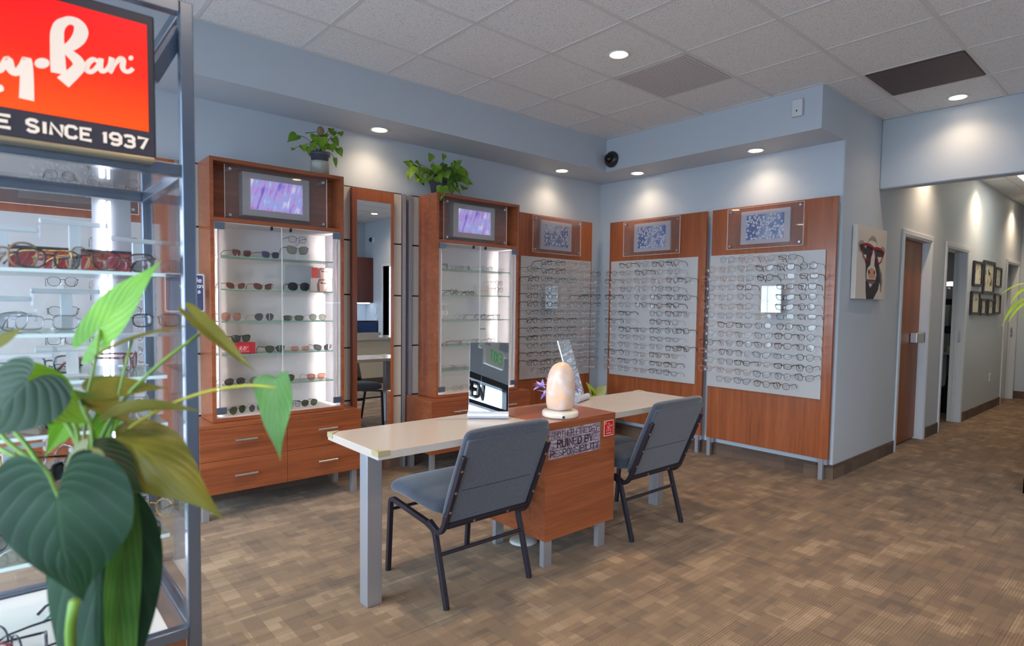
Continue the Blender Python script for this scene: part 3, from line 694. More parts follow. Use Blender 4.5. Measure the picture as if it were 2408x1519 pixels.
def wall_mirror(fr, u0, u1, z0, z1, label):
    t = thing('wall_mirror', label, 'mirror', fr((u0+u1)/2, .15, z0))
    def fb(bm, a, b, c, d, e, f):
        P, Q = fr(a, c, e), fr(b, d, f); return box(bm, min(P[0], Q[0]), max(P[0], Q[0]), min(P[1], Q[1]), max(P[1], Q[1]), e, f)
    M('backing', fb(B(), u0, u1, .185, .197, z0, z1), ACRYW, t, bev=.001); M('mirror_face', fb(B(), u0+.002, u1-.002, .197, .1995, z0+.002, z1-.002), MIRROR, t)
    M('bracket', fb(B(), (u0+u1)/2-.03, (u0+u1)/2+.03, .102, .185, (z0+z1)/2-.04, (z0+z1)/2+.04), ACRYW, t)
wall_mirror(FrA(), -.985, -.825, 1.33, 1.55, 'small rectangular mirror among the glasses left of the corner')
wall_mirror(FrB(), 1.97, 2.14, 1.326, 1.548, 'small rectangular mirror among the glasses on the outer wall end board')

# slat wall behind the cabinets -----------------------------------------
def slat(x0, x1, label, z0=.17):
    t = thing('wall_panel', label, 'wall panel', ((x0+x1)/2, 0, 0)); zs = [z0, .6, 1.012, 1.424, 1.842, 2.25]
    bm = B()
    for a, b in zip(zs, zs[1:]): box(bm, x0+.006, x1-.006, -.045, -.025, a+.006, b-.006)
    M('laminate_panel', bm, BEIGE, t, bev=.0015); M('dark_backing', bx(x0, x1, -.032, -.01, z0, 2.255), SEAM, t)
    for x in (x0-.014, x1+.014): M('post', bx(x-.014, x+.014, -.06, 0, 0, 2.25), ALU, t, bev=.001)
slat(-4.09, -2.475, 'beige laminate wall panelling with dark seams behind the left cabinet and tall mirror')
slat(-2.388, -1.28, 'beige laminate wall panelling behind the second tall cabinet')
# tall mirror
t = thing('dressing_mirror', 'tall narrow wall mirror in an orange wood frame between the two cabinets', 'mirror', (-2.75, -.07, .3))
bm = B(); x0, x1 = -2.928, -2.572; box(bm, x0, x0+.04, -.085, -.045, .3, 2.24); box(bm, x1-.028, x1, -.085, -.045, .3, 2.24); box(bm, x0+.04, x1-.028, -.085, -.045, 2.15, 2.24); box(bm, x0+.04, x1-.028, -.085, -.045, .3, .38)
M('wood_frame', bm, WOODV, t, bev=.001); M('mirror_glass', bx(x0+.04, x1-.028, -.084, -.06, .38, 2.15), MIRROR, t)

# lit display cabinets ---------------------------------------------------
def cabinet(x0, which, zshelf, label):
    """x0 = left edge of the tower"""
    x1 = x0+.865; b0, b1 = x0-.095, x0+.955; xc = (x0+x1)/2; t = thing('display_cabinet', label, 'cabinet', (xc, -.25, 0))
    yb, yf = -.09, -.36
    M('drawer_case', bx(b0, b1, -.425, -.06, .168, .6), WOODH, t, bev=.001)
    for lx in (b0+.02, b1-.055):
        for ly in (-.41, -.1): M('leg', bx(lx, lx+.036, ly, ly+.036, 0, .168), ALU, t, bev=.001)
    mid = (b0+b1)/2
    for i, (a, b) in enumerate(((b0+.0015, mid-.0012), (mid+.0012, b1-.0015))):
        for j, (c, d) in enumerate(((.17, .3765), (.379, .578))):
            dr = M('drawer', bx(a, b, -.443, -.4255, c, d), WOODH, t, bev=.0008)
            hx = a+.19 if i == 0 else b-.325; hz = c+.105+(.012 if j else 0)
            bm = B(); cyl(bm, (hx, -.472, hz), (hx+.136, -.472, hz), .008); cyl(bm, (hx+.02, -.443, hz), (hx+.02, -.472, hz), .004, 8); cyl(bm, (hx+.116, -.443, hz), (hx+.116, -.472, hz), .004, 8)
            M('handle', bm, STEEL, dr)
    bm = B(); box(bm, b0, b1, -.443, -.425, .58, .602); M('top_edge', bm, WOODH, t)
    # tower carcass
    bm = B(); w = .022
    box(bm, x0, x0+w, yf, yb, .602, 2.245); box(bm, x1-w, x1, yf, yb, .602, 2.245); box(bm, x0+w, x1-w, yf, yb, 2.221, 2.245); box(bm, x0+w, x1-w, yf, yb, 1.853, 1.878); box(bm, x0+w, x1-w, yf, yb, .602, .624)
    box(bm, x0+w, x1-w, -.2, -.185, 1.878, 2.221)
    M('tower_carcass', bm, WOODH, t, bev=.0008)
    bm = B(); i0, i1 = x0+w, x1-w
    box(bm, i0, i1, -.105, yb, .624, 1.853); box(bm, i0, i0+.006, yf+.012, -.105, .624, 1.853); box(bm, i1-.006, i1, yf+.012, -.105, .624, 1.853); box(bm, i0+.006, i1-.006, yf+.012, -.105, 1.847, 1.853); box(bm, i0+.006, i1-.006, yf+.012, -.105, .624, .63)
    M('white_lining', bm, CABW, t)
    for a in (i0+.03, i1-.042): 
        bm = bx(a, a+.012, yf+.022, yf+.026, .66, 1.83); box(bm, a, a+.0015, yf+.026, yf+.045, .66, 1.83); box(bm, a+.0105, a+.012, yf+.026, yf+.045, .66, 1.83); box(bm, a+.002, a+.01, yf+.026, yf+.028, .662, 1.828, 1); M('light_strip', bm, [CABW, LEDW], t)
    # shelves
    s0, s1 = i0+.035, i1-.035
    for z in zshelf:
        s = M('glass_shelf', bx(s0, s1, -.32, -.11, z-.006, z), SHELFG, t); M('shelf_edge', bx(s0, s1, -.3215, -.32, z-.006, z), GEDGE, s)
        bm = B()
        for a in (s0, s1-.006):
            for y in (-.29, -.15): box(bm, a-(.026 if a == s0 else -.006), a+(.0 if a == s0 else .032), y-.005, y+.005, z-.016, z-.006)
        M('shelf_clip', bm, STEEL, s)
    # glass doors
    for sg, a, b in ((-1, i0+.002, xc-.0015), (1, xc+.0015, i1-.002)):
        d = M('glass_door', bx(a, b, yf-.004, yf+.002, .627, 1.85), GLASS, t)
        M('door_edge', bx((b-.0012) if sg < 0 else a, b if sg < 0 else (a+.0012), yf-.0045, yf+.0025, .627, 1.85), plain('glass_bright_edge', (220, 222, 224), .3), d)
        hx = a if sg < 0 else b-.058
        for z in (.65, 1.805):
            M('hinge', bx(hx, hx+.058, yf-.008, yf+.004, z, z+.042), plain('hinge_steel', (112, 124, 142), .3, metal=.7), d, bev=.001)
        M('catch', bx(xc+sg*.062-.005, xc+sg*.062+.005, yf-.001, yf+.02, 1.826, 1.85), BLACK, d)
    M('door_lock', bx(xc-.025, xc+.04, yf-.009, yf+.004, .652, .672) if which else bx(xc+.005, xc+.06, yf-.008, yf+.004, 1.148, 1.16), plain('lock_steel', (150, 150, 154), .35, metal=.6), t)
    # light box sign in the niche
    p0, p1 = xc-.218, xc+.218
    bm = B(); box(bm, p0, p1, -.28, -.2, 1.918, 2.197); fr_ = M('light_box', bm, plain('silver_picture_frame', (186, 184, 182), .4, metal=.2), t, bev=.002)
    bm = B(); box(bm, p0+.046, p1-.046, -.2835, -.28, 1.958, 2.158); M('inner_lip', bm, plain('lip_white', (228, 220, 226), .4), fr_)
    M('lit_print', bx(p0+.05, p1-.05, -.285, -.2836, 1.962, 2.154), STREAK, fr_)
    a0, a1 = xc-.333, xc+.333
    ac = M('acrylic_plate', bx(a0, a1, -.306, -.3, 1.88, 2.219), ACRYL, t); bm = B()
    box(bm, a0, a0+.0022, -.3065, -.2995, 1.88, 2.219); box(bm, a1-.0022, a1, -.3065, -.2995, 1.88, 2.219); M('polished_edge', bm, MATS['acrylic_edge'], ac)
    for a in (a0+.03, a1-.03):
        for z in (1.905, 2.192): M('standoff', cyl(B(), (a, -.2, z), (a, -.316, z), .0095), STEEL, ac)
    return t
ZSH = [1.648, 1.438, 1.232, 1.02, .812]
cabinet(-3.988, 1, ZSH, 'tall lit cherry cabinet with sunglasses, nearest the showcase')
cabinet(-2.345, 0, ZSH, 'tall lit cherry cabinet with eyeglasses, right of the tall mirror')

# what stands in the lit cabinets ---------------------------------------
def px_on_y(px, y, z=1.36):
    """x of the point at depth y, height z that lies along this bearing"""
    v = 0.0
    for _ in range(4):
        d = FW+RT*(px-PPX)/FPX+UP*v; t = (y-CAM.y)/d.y; x = CAM.x+d.x*t
        q = Vector((x, y, z))-CAM; v = q.dot(UP)/q.dot(FW)
    return x
def shelf_item(px, z, key, label, rz=0.0, cat='sunglasses', rx=.0, dz=0, y=-.27, group='sunglasses in the left lit cabinet'):
    b = SH[key[0]][1]; x = px_on_y(px, y, z)
    put(key, (x, y, z+b+.0022+dz), (rx, 0, rz), label, cat, group, name='sunglasses' if cat == 'sunglasses' else 'eyeglasses')
S = lambda px, row, key, lab, rz=0.0, **k: shelf_item(px, (ZSH+[.63])[row], key, lab, rz, **k)
S(569, 0, ('way', (150, 140, 136), .0019, 'brown'), 'clear grey square sunglasses with brown lenses on the top shelf', .25)
S(637, 0, ('way', (110, 108, 124), .0019, 'violet'), 'grey square sunglasses with violet lenses, top shelf beside the door split', .3)
S(555, 1, ('cat', (206, 170, 160), .0019, 'brown'), 'pale pink cat-eye sunglasses on the second shelf, far left', .2)
S(620, 1, ('cat', (120, 84, 62), .0016, 'brown'), 'tortoiseshell cat-eye sunglasses with rosy lenses on the second shelf', .05)
S(703, 1, ('oversize', (28, 28, 36), .0021, 'dark'), 'big round black sunglasses in front of the grey card', -.1)
S(545, 2, ('oversize', (226, 200, 190), .0016, 'pink', 0, .4), 'pale blush oversized sunglasses on the third shelf, far left', .35)
S(622, 2, ('aviator', (186, 188, 186), .0012, 'grey', 1), 'silver aviator sunglasses with patterned grey lenses on the third shelf', .1)
S(690, 2, ('rect', (40, 46, 48), .0018, 'green'), 'black wraparound sunglasses with green lenses on the third shelf', -.35)
S(747, 2, ('panto', (140, 138, 132), .0012, 'pale', 1), 'thin grey sunglasses with pale green lenses, third shelf right end', -.1)
S(568, 3, ('way', (28, 30, 44), .0024, 'green'), 'black classic sunglasses standing on the red box', .3, dz=.076)
S(647, 3, ('way', (34, 44, 72), .0018, 'green'), 'navy sunglasses with green lenses on the fourth shelf', .1)
S(706, 3, ('rect', (226, 206, 190), .0010, 'pink', 0, .4), 'rimless pale sunglasses with beige oval lenses, fourth shelf', -.15)
S(759, 3, ('cat', (56, 50, 84), .0014, 'grey'), 'thin violet sunglasses at the right end of the fourth shelf', -.1)
S(553, 4, ('aviator', (120, 122, 124), .0012, 'grey', 1), 'grey aviator sunglasses on the fifth shelf, far left', .1)
S(610, 4, ('aviator', (196, 168, 96), .0012, 'pale', 1), 'gold aviator sunglasses half hidden behind the hanging leaf', .1)
S(672, 4, ('aviator', (196, 176, 120), .0010, 'green', 1), 'gold aviator sunglasses with green lenses right of the hanging leaf', .1)
S(744, 4, ('way', (188, 140, 122), .0011, 'pink', 1), 'thin copper sunglasses with pink lenses on the fifth shelf', 0)
S(560, 5, ('aviator', (48, 46, 44), .0012, 'green', 1), 'dark aviator sunglasses lying at the cabinet bottom, far left', .5, y=-.29)
S(602, 5, ('round', (180, 182, 182), .0010, 'grey', 1), 'small silver sunglasses at the cabinet bottom behind the leaf tip', .5, y=-.26)
S(692, 5, ('panto', (70, 72, 84), .0014, 'clear'), 'grey rimmed glasses at the cabinet bottom beside the lock', .4, y=-.27)
S(728, 5, ('panto', (44, 44, 40), .0016, 'green'), 'dark round sunglasses at the cabinet bottom, right side', .1, y=-.27)
# two pairs on a clear riser
xr = px_on_y(700, -.25, 1.7)
t = thing('eyewear_stand', 'clear rod stand holding two pairs on the top shelf', 'stand', (xr, -.25, 1.648)); bm = B(); box(bm, xr-.004, xr+.004, -.236, -.23, 1.648, 1.8); box(bm, xr-.03, xr+.03, -.25, -.21, 1.648, 1.652); M('rod', bm, ACRYW, t)
put(('square', (84, 60, 64), .0014, 'clear'), (xr, -.25, 1.79), (0, 0, 0), 'clear-lens eyeglasses on top of the rod stand in the left cabinet', 'eyeglasses', 'pairs on the clear rod stand')
put(('butterfly', (46, 40, 46), .0018, 'pale'), (xr, -.25, 1.717), (0, 0, 0), 'butterfly sunglasses with pale lenses lower on the rod stand', 'sunglasses', 'pairs on the clear rod stand')
xg = px_on_y(704, -.15, 1.5)
solo('display_card', bx(xg-.1, xg+.1, -.152, -.146, 1.438, 1.62), plain('grey_card', (176, 178, 184), .5), 'plain grey card standing behind the big round black sunglasses', 'card')
# red brand box
xb = px_on_y(576, -.29, 1.05); t = thing('display_box', 'red brand box standing on the fourth shelf under black sunglasses', 'box', (xb, -.25, 1.02))
M('box_body', bx(xb-.075, xb+.06, -.31, -.2, 1.0205, 1.095), plain('red_brand_red', (176, 30, 48), .3), t, bev=.002)
bm = B(); fx = lambda u, v, dd: (xb-.02+u, -.3101-dd, 1.05+v)
prism(bm, rrect(-.03, .045, -.015, .03, .004), fx, 0, .0006, 0)
def script_rb(bm, fn, d0=.0007, s=1.0, mi=1):
    f2 = lambda u, v, dd: fn(u, v, dd+d0)
    for P, w in (([(-.018, -.004), (-.015, .018), (-.006, .02), (-.008, .008), (-.016, .006), (-.004, -.006)], .0035), ([(-.002, .006), (.003, .0)], .003), ([(.006, -.006), (.01, .02), (.018, .018), (.012, .009), (.022, .006), (.014, -.006)], .0035), ([(.022, .012), (.034, .016)], .003)):
        stroke(bm, [(a*s, b*s) for a, b in P], w*s, f2, .0005, mi)
script_rb(bm, fx); box(bm, xb-.045, xb+.02, -.3112, -.3106, 1.036, 1.0375, 1)
M('brand_mark', bm, [plain('bright_red_label', (206, 34, 44), .3), plain('label_white', (235, 225, 225), .4)], t)
# fashion photographs
def photo(px, z0, z1, y, label, pinks):
    x = px_on_y(px, y, z0); w = .078; t = thing('photo_card', label, 'photo', (x, y, z0)); bg_, hair, skin, dark = pinks
    M('card', bx(x-w, x+w, y, y+.003, z0, z1), plain('photo_%d_%d' % (px, int(z0*100)), bg_, .4), t)
    f = lambda u, v, dd: (x+u, y-.0002-dd, (z0+z1)/2+v); bm = B(); h = (z1-z0)/2
    prism(bm, [(-w, -h), (-w*.35, -h), (-w*.2, h*.6), (-w*.5, h), (-w, h)], f, 0, .0004, 0)
    prism(bm, [(-.03, -h), (-.034, .0), (-.02, h*.95), (.02, h), (.05, h*.8), (.056, h*.1), (.04, -h)], f, .0002, .0007, 1)
    prism(bm, [(-.012, -h), (-.016, h*.4), (.0, h*.66), (.03, h*.6), (.042, h*.1), (.03, -h*.5), (.02, -h)], f, .0006, .0011, 2)
    prism(bm, rrect(-.008, .012, h*.18, h*.46, .005), f, .0011, .0015, 3); prism(bm, rrect(.016, .036, h*.14, h*.42, .005), f, .0011, .0015, 3)
    M('print', bm, [plain('pp%s%d' % (c, px+int(z0*50)), col, .4) for c, col in zip('abcd', (bg_ if z0 < 1.52 else (214, 90, 84), hair, skin, dark))], t)
photo(758, 1.533, 1.606, -.24, 'fashion photo of a person in sunglasses, upper card beside round sunglasses', ((222, 170, 170), (150, 118, 112), (216, 182, 172), (80, 60, 66)))
photo(756, 1.4385, 1.53, -.24, 'fashion photo of a person in sunglasses, lower card beside round sunglasses', ((206, 196, 194), (130, 100, 92), (214, 184, 170), (60, 48, 52)))

g2 = dict(cat='eyeglasses', group='eyeglasses in the right lit cabinet')
T2 = lambda px, row, key, lab, rz=0.0, **k: shelf_item(px, (ZSH+[.63])[row], key, lab, rz, **{**g2, **k})
T2(1052, 0, ('cat', (120, 92, 84), .0014, 'clear'), 'bronze rimmed eyeglasses at the left end of the top shelf', .9)
T2(1076, 0, ('rect', (206, 190, 186), .0010, 'clear', 1), 'pale wire eyeglasses second on the top shelf', 0)
T2(1103, 0, ('rect', (90, 74, 74), .0010, 'clear', 1), 'thin dark wire eyeglasses third on the top shelf', .8)
T2(1146, 0, ('cat', (150, 120, 116), .0011, 'clear', 1), 'rose wire eyeglasses fourth on the top shelf, past the door split', .1)
T2(1180, 0, ('rect', (200, 180, 176), .0009, 'clear', 1), 'faint wire eyeglasses at the right end of the top shelf', .3)
T2(1068, 1, ('panto', (44, 42, 46), .0014, 'clear'), 'dark rounded eyeglasses on the second shelf, far left', .4)
T2(1105, 1, ('rect', (40, 38, 42), .0016, 'clear'), 'dark rectangular eyeglasses beside the pale block on the second shelf', .3)
T2(1085, 2, ('panto', (214, 200, 196), .0010, 'clear', 0, .4), 'clear rimmed eyeglasses on the third shelf, far left', 0)
T2(1130, 2, ('cat', (74, 92, 132), .0015, 'clear'), 'blue browline eyeglasses on the third shelf', .15)
T2(1168, 2, ('square', (66, 58, 60), .0014, 'clear'), 'dark square eyeglasses right on the third shelf', .4)
T2(1082, 3, ('rect', (128, 60, 48), .0014, 'clear'), 'red-brown eyeglasses folded on the fourth shelf', .7)
T2(1120, 3, ('square', (100, 84, 80), .0013, 'clear'), 'brown eyeglasses middle of the fourth shelf', .3)
T2(1155, 3, ('square', (110, 96, 88), .0013, 'clear'), 'bronze eyeglasses right on the fourth shelf above the table mirror', .3)
T2(1066, 4, ('rect', (110, 92, 92), .0010, 'clear', 1), 'small wire eyeglasses on the fifth shelf', .7)
T2(1085, 4, ('rect', (216, 206, 204), .0009, 'clear', 0, .4), 'faint clear eyeglasses beside the wire pair on the fifth shelf', .1)
T2(1078, 5, ('rect', (214, 208, 206), .0010, 'clear', 0, .4), 'clear eyeglasses lying at the bottom of the right cabinet', .2)
T2(1120, 5, ('square', (120, 110, 104), .0010, 'clear', 1), 'wire eyeglasses at the bottom of the right cabinet', .3)
xr = px_on_y(1174, -.24, 1.5)
t = thing('eyewear_stand', 'clear rod stand holding two wire pairs on the second shelf', 'stand', (xr, -.24, 1.438)); bm = B(); box(bm, xr-.004, xr+.004, -.226, -.22, 1.438, 1.56); box(bm, xr-.03, xr+.03, -.25, -.2, 1.438, 1.442); M('rod', bm, ACRYW, t)
put(('round', (110, 88, 84), .0011, 'clear', 1), (xr, -.24, 1.553), (0, 0, .35), 'wire eyeglasses on top of the rod stand in the right cabinet', 'eyeglasses', 'pairs on the rod stand in the right cabinet')
put(('square', (90, 76, 76), .0012, 'clear', 1), (xr, -.24, 1.495), (0, 0, .3), 'dark wire eyeglasses lower on the rod stand in the right cabinet', 'eyeglasses', 'pairs on the rod stand in the right cabinet')
xr = px_on_y(1046, -.26, 1.3)
t = thing('eyewear_stand', 'slim clear two-tier stand at the left of the third shelf', 'stand', (xr, -.26, 1.232)); bm = B(); box(bm, xr-.004, xr+.004, -.264, -.256, 1.232, 1.39); box(bm, xr-.025, xr+.025, -.28, -.24, 1.232, 1.236); box(bm, xr-.03, xr+.03, -.264, -.258, 1.355, 1.39); box(bm, xr-.03, xr+.03, -.264, -.258, 1.27, 1.305); M('rod', bm, ACRYW, t, bev=.002)
xk = px_on_y(1133, -.25, 1.45)
t = thing('brand_block', 'pale square brand block on the second shelf of the right cabinet', 'block', (xk, -.24, 1.438))
M('block', bx(xk-.058, xk+.058, -.27, -.215, 1.4385, 1.528), plain('pale_block', (206, 198, 194), .35), t, bev=.001)
bm = B(); 
for i in range(8): box(bm, xk-.04+i*.01, xk-.034+i*.01, -.2712, -.27, 1.478, 1.483)
M('brand_line', bm, plain('pale_grey_line', (160, 152, 150), .5), t)

# cctv notice ------------------------------------------------------------
t = thing('camera_notice', 'dark blue notice with a yellow face beside the left cabinet', 'sign', (-4.13, -.33, 1.29))
f = lambda u, v, dd: (u, -.33-dd, v)
bm = prism(B(), rrect(-4.235, -4.012, 1.288, 1.528, .012), f, -.004, 0); M('plate', bm, plain('notice_silver', (150, 140, 138), .4), t)
bm = B(); prism(bm, rrect(-4.23, -4.018, 1.294, 1.522, .011), f, .0, .001, 0); prism(bm, rrect(-4.224, -4.024, 1.3, 1.516, .009), f, .001, .002, 1)
fw = lambda u, v, dd: f(u, v, .002+dd)
word(bm, 'Smile', -4.112, 1.474, .016, .026, .005, .005, fw, .0006, mi=2); word(bm, "you're on", -4.152, 1.44, .012, .025, .004, .005, fw, .0006, mi=2); word(bm, 'camera', -4.138, 1.407, .012, .025, .005, .005, fw, .0006, mi=2)
prism(bm, [(-4.095+.03*cos(a*pi/12), 1.348+.03*sin(a*pi/12)) for a in range(24)], f, .002, .0028, 3)
for sx in (-.01, .01): prism(bm, [(-4.095+sx+.0035*cos(a*pi/6), 1.356+.005*sin(a*pi/6)) for a in range(12)], f, .0028, .0034, 1)
stroke(bm, [(-4.095+.018*cos(radians(a)), 1.348+.018*sin(radians(a))) for a in range(200, 345, 12)], .003, lambda u, v, dd: f(u, v, .0028+dd), .0006, 1)
M('notice_face', bm, [plain('notice_white', (215, 215, 228), .4), plain('notice_navy', (66, 72, 104), .4), MATS['notice_white'], plain('notice_yellow', (216, 196, 130), .4)], t)
M('wall_arm', bx(-4.112, -4.096, -.326, -.06, 1.4, 1.43), ALU, t)

# ================================================================ DESK GROUP
TZ = .752
t = thing('dispensing_table', 'long white laminate table on two square grey legs', 'table', (-2.68, -1.955, 0))
X0, X1, Y0, Y1 = -3.834, -1.487, -2.205, -1.715
CX0, CX1, CY0, CY1 = -2.893, -2.346, -2.212, -1.745
bm = B(); pts = [(X0, Y0), (CX0-.001, Y0), (CX0-.001, CY1+.001), (CX1+.001, CY1+.001), (CX1+.001, Y0), (X1, Y0), (X1, Y1), (X0, Y1)]
prism(bm, pts, lambda u, v, d: (u, v, d), TZ-.034, TZ); M('tabletop', bm, WHITE, t, bev=.0015)
for lx in (-3.78, -1.63): M('leg', bx(lx, lx+.073, -2.003, -1.93, 0, TZ-.034), ALU, t, bev=.003)
GUARD = thin('yellowed_rubber', (218, 208, 172), .6, rough=.3, opaque=.4)
for gx, sx, gy, sy in ((X0, 1, Y0, 1), (X0, 1, Y1, -1), (X1, -1, Y0, 1), (X1, -1, Y1, -1)):
    bm = B(); a = .058; cx, cy = gx-sx*.003, gy-sy*.003
    prism(bm, [(cx, cy), (cx+sx*a, cy), (cx, cy+sy*a)], lambda u, v, d: (u, v, d), TZ, TZ+.004)
    prism(bm, [(cx, cy), (cx+sx*a, cy), (cx+sx*a, cy+sy*.004), (cx+sx*.004, cy+sy*.004), (cx+sx*.004, cy+sy*a), (cx, cy+sy*a)], lambda u, v, d: (u, v, d), TZ-.02, TZ)
    M('corner_guard', bm, GUARD, t, bev=.0015)
t = thing('desk_pedestal', 'cherry pedestal cabinet in the middle of the white table', 'cabinet', ((CX0+CX1)/2, (CY0+CY1)/2, 0))
CT = .757
M('body', bx(CX0+.002, CX1-.012, CY0+.002, CY1, .137, CT-.024), WOODH, t, bev=.001)
M('front_panel', bx(CX0, CX1, CY0-.001, CY0+.002, .137, CT-.024), WOODH, t)
M('side_edge', bx(CX1-.012, CX1, CY0+.002, CY1, .137, CT-.024), WOODH, t, bev=.001)
M('top', bx(CX0, CX1, CY0-.002, CY1, CT-.024, CT), WOODH, t, bev=.001)
for lx, ly in ((CX0+.002, CY0+.006), (-2.468, CY0+.006), (CX0+.002, -1.81), (-2.468, -1.81)): M('leg', bx(lx, lx+.058, ly, ly+.03, 0, .137), ALU, t, bev=.001)

# notice boards stuck on the pedestal
fy = CY0-.001
f = lambda u, v, dd: (u, fy-dd, v)
t = thing('wooden_sign', 'grey plank sign reading ANOTHER FINE DAY RUINED BY RESPONSIBILITY', 'sign', (-2.675, fy, .562))
def m_plank():
    a = N('weathered_plank'); n = a.n('TexNoise', i_Scale=1.0, i_Detail=5.0, i_Distortion=1.5); a.l(a.coord((14, 1, 95)), n.inputs['Vector'])
    n2 = a.n('TexNoise', i_Scale=9.0); a.l(a.coord(), n2.inputs['Vector'])
    c = a.ramp(n.outputs['Fac'], [(.36, lin((96, 80, 98))), (.5, lin((146, 130, 144))), (.66, lin((182, 172, 180)))]); b = a.n('BsdfPrincipled', i_Roughness=.55); a.l(c, b.inputs['Base Color']); return a.done(b.outputs[0])
sx0, sx1, sz0, sz1 = -2.874, -2.477, .565, .716
M('plank_plate', prism(B(), rrect(sx0, sx1, sz0, sz1, .006), f, 0, .003), m_plank(), t, bev=.0005)
INK = plain('sign_ink', (36, 26, 34), .6); fs = lambda u, v, dd: f(u, v, .003+dd)
bm = B()
word(bm, 'ANOTHER FINE DAY', sx0+.016, .674, .0196, .03, .0052, .0033, fs, .0005, True)
word(bm, 'RUINED BY', sx0+.062, .622, .0268, .037, .0078, .0066, fs, .0005, True)
word(bm, 'RESPONSIBILITY', sx0+.012, .576, .0238, .032, .0066, .0046, fs, .0005, True)
M('lettering', bm, INK, t)
for a in (sx0+.008, sx1-.008):
    for b in (sz0+.008, sz1-.008): M('nail', cyl(B(), (a, fy-.003, b), (a, fy-.0045, b), .0018, 8), INK, t)
t = thing('red_sticker', 'small red poster with white figures and a crown on the pedestal corner', 'sticker', (-2.402, fy, .628))
bm = prism(B(), rrect(-2.442, -2.362, .63, .717, .004), f, 0, .001); prism(bm, rrect(-2.439, -2.365, .633, .714, .003), f, .001, .0014, 1)
fq = lambda u, v, dd: f(u, v, .0014+dd)
for cx, cz, r in ((-2.427, .703, .006), (-2.402, .698, .0045), (-2.412, .683, .005), (-2.394, .684, .005), (-2.38, .686, .004), (-2.403, .672, .006)):
    stroke(bm, [(cx+r*cos(a*pi/5), cz+r*sin(a*pi/5)) for a in range(11)], .0014, fq, .0004, 0)
for cx in (-2.418, -2.402, -2.386): stroke(bm, [(cx-.004, .655), (cx, .664), (cx+.004, .655)], .0014, fq, .0004, 0); stroke(bm, [(cx, .664), (cx, .672)], .0014, fq, .0004, 0)
for i in range(5): stroke(bm, [(-2.42+i*.009, .641), (-2.42+i*.009, .648)], .003, fq, .0004, 0)
M('poster', bm, [plain('sticker_white', (232, 220, 214), .4), plain('sticker_red', (198, 30, 22), .35)], t)
# floor plate
t = thing('floor_plate', 'round white plate with a black cable on the carpet under the desk', 'floor plate', (-2.735, -1.873, 0))
bm = B(); lathe(bm, [(.002, 0), (.082, 0), (.08, .008), (.06, .013), (.002, .014)], (-2.735, -1.873, 0), 32); M('plate', bm, plain('floor_plate_white', (190, 190, 184), .4), t, smooth=True)
M('cable', tube(B(), arc([(-2.735, -1.873, .014), (-2.74, -1.87, .05), (-2.71, -1.85, .09), (-2.7, -1.84, .14)], .03), .003, 6), BLACK, t)

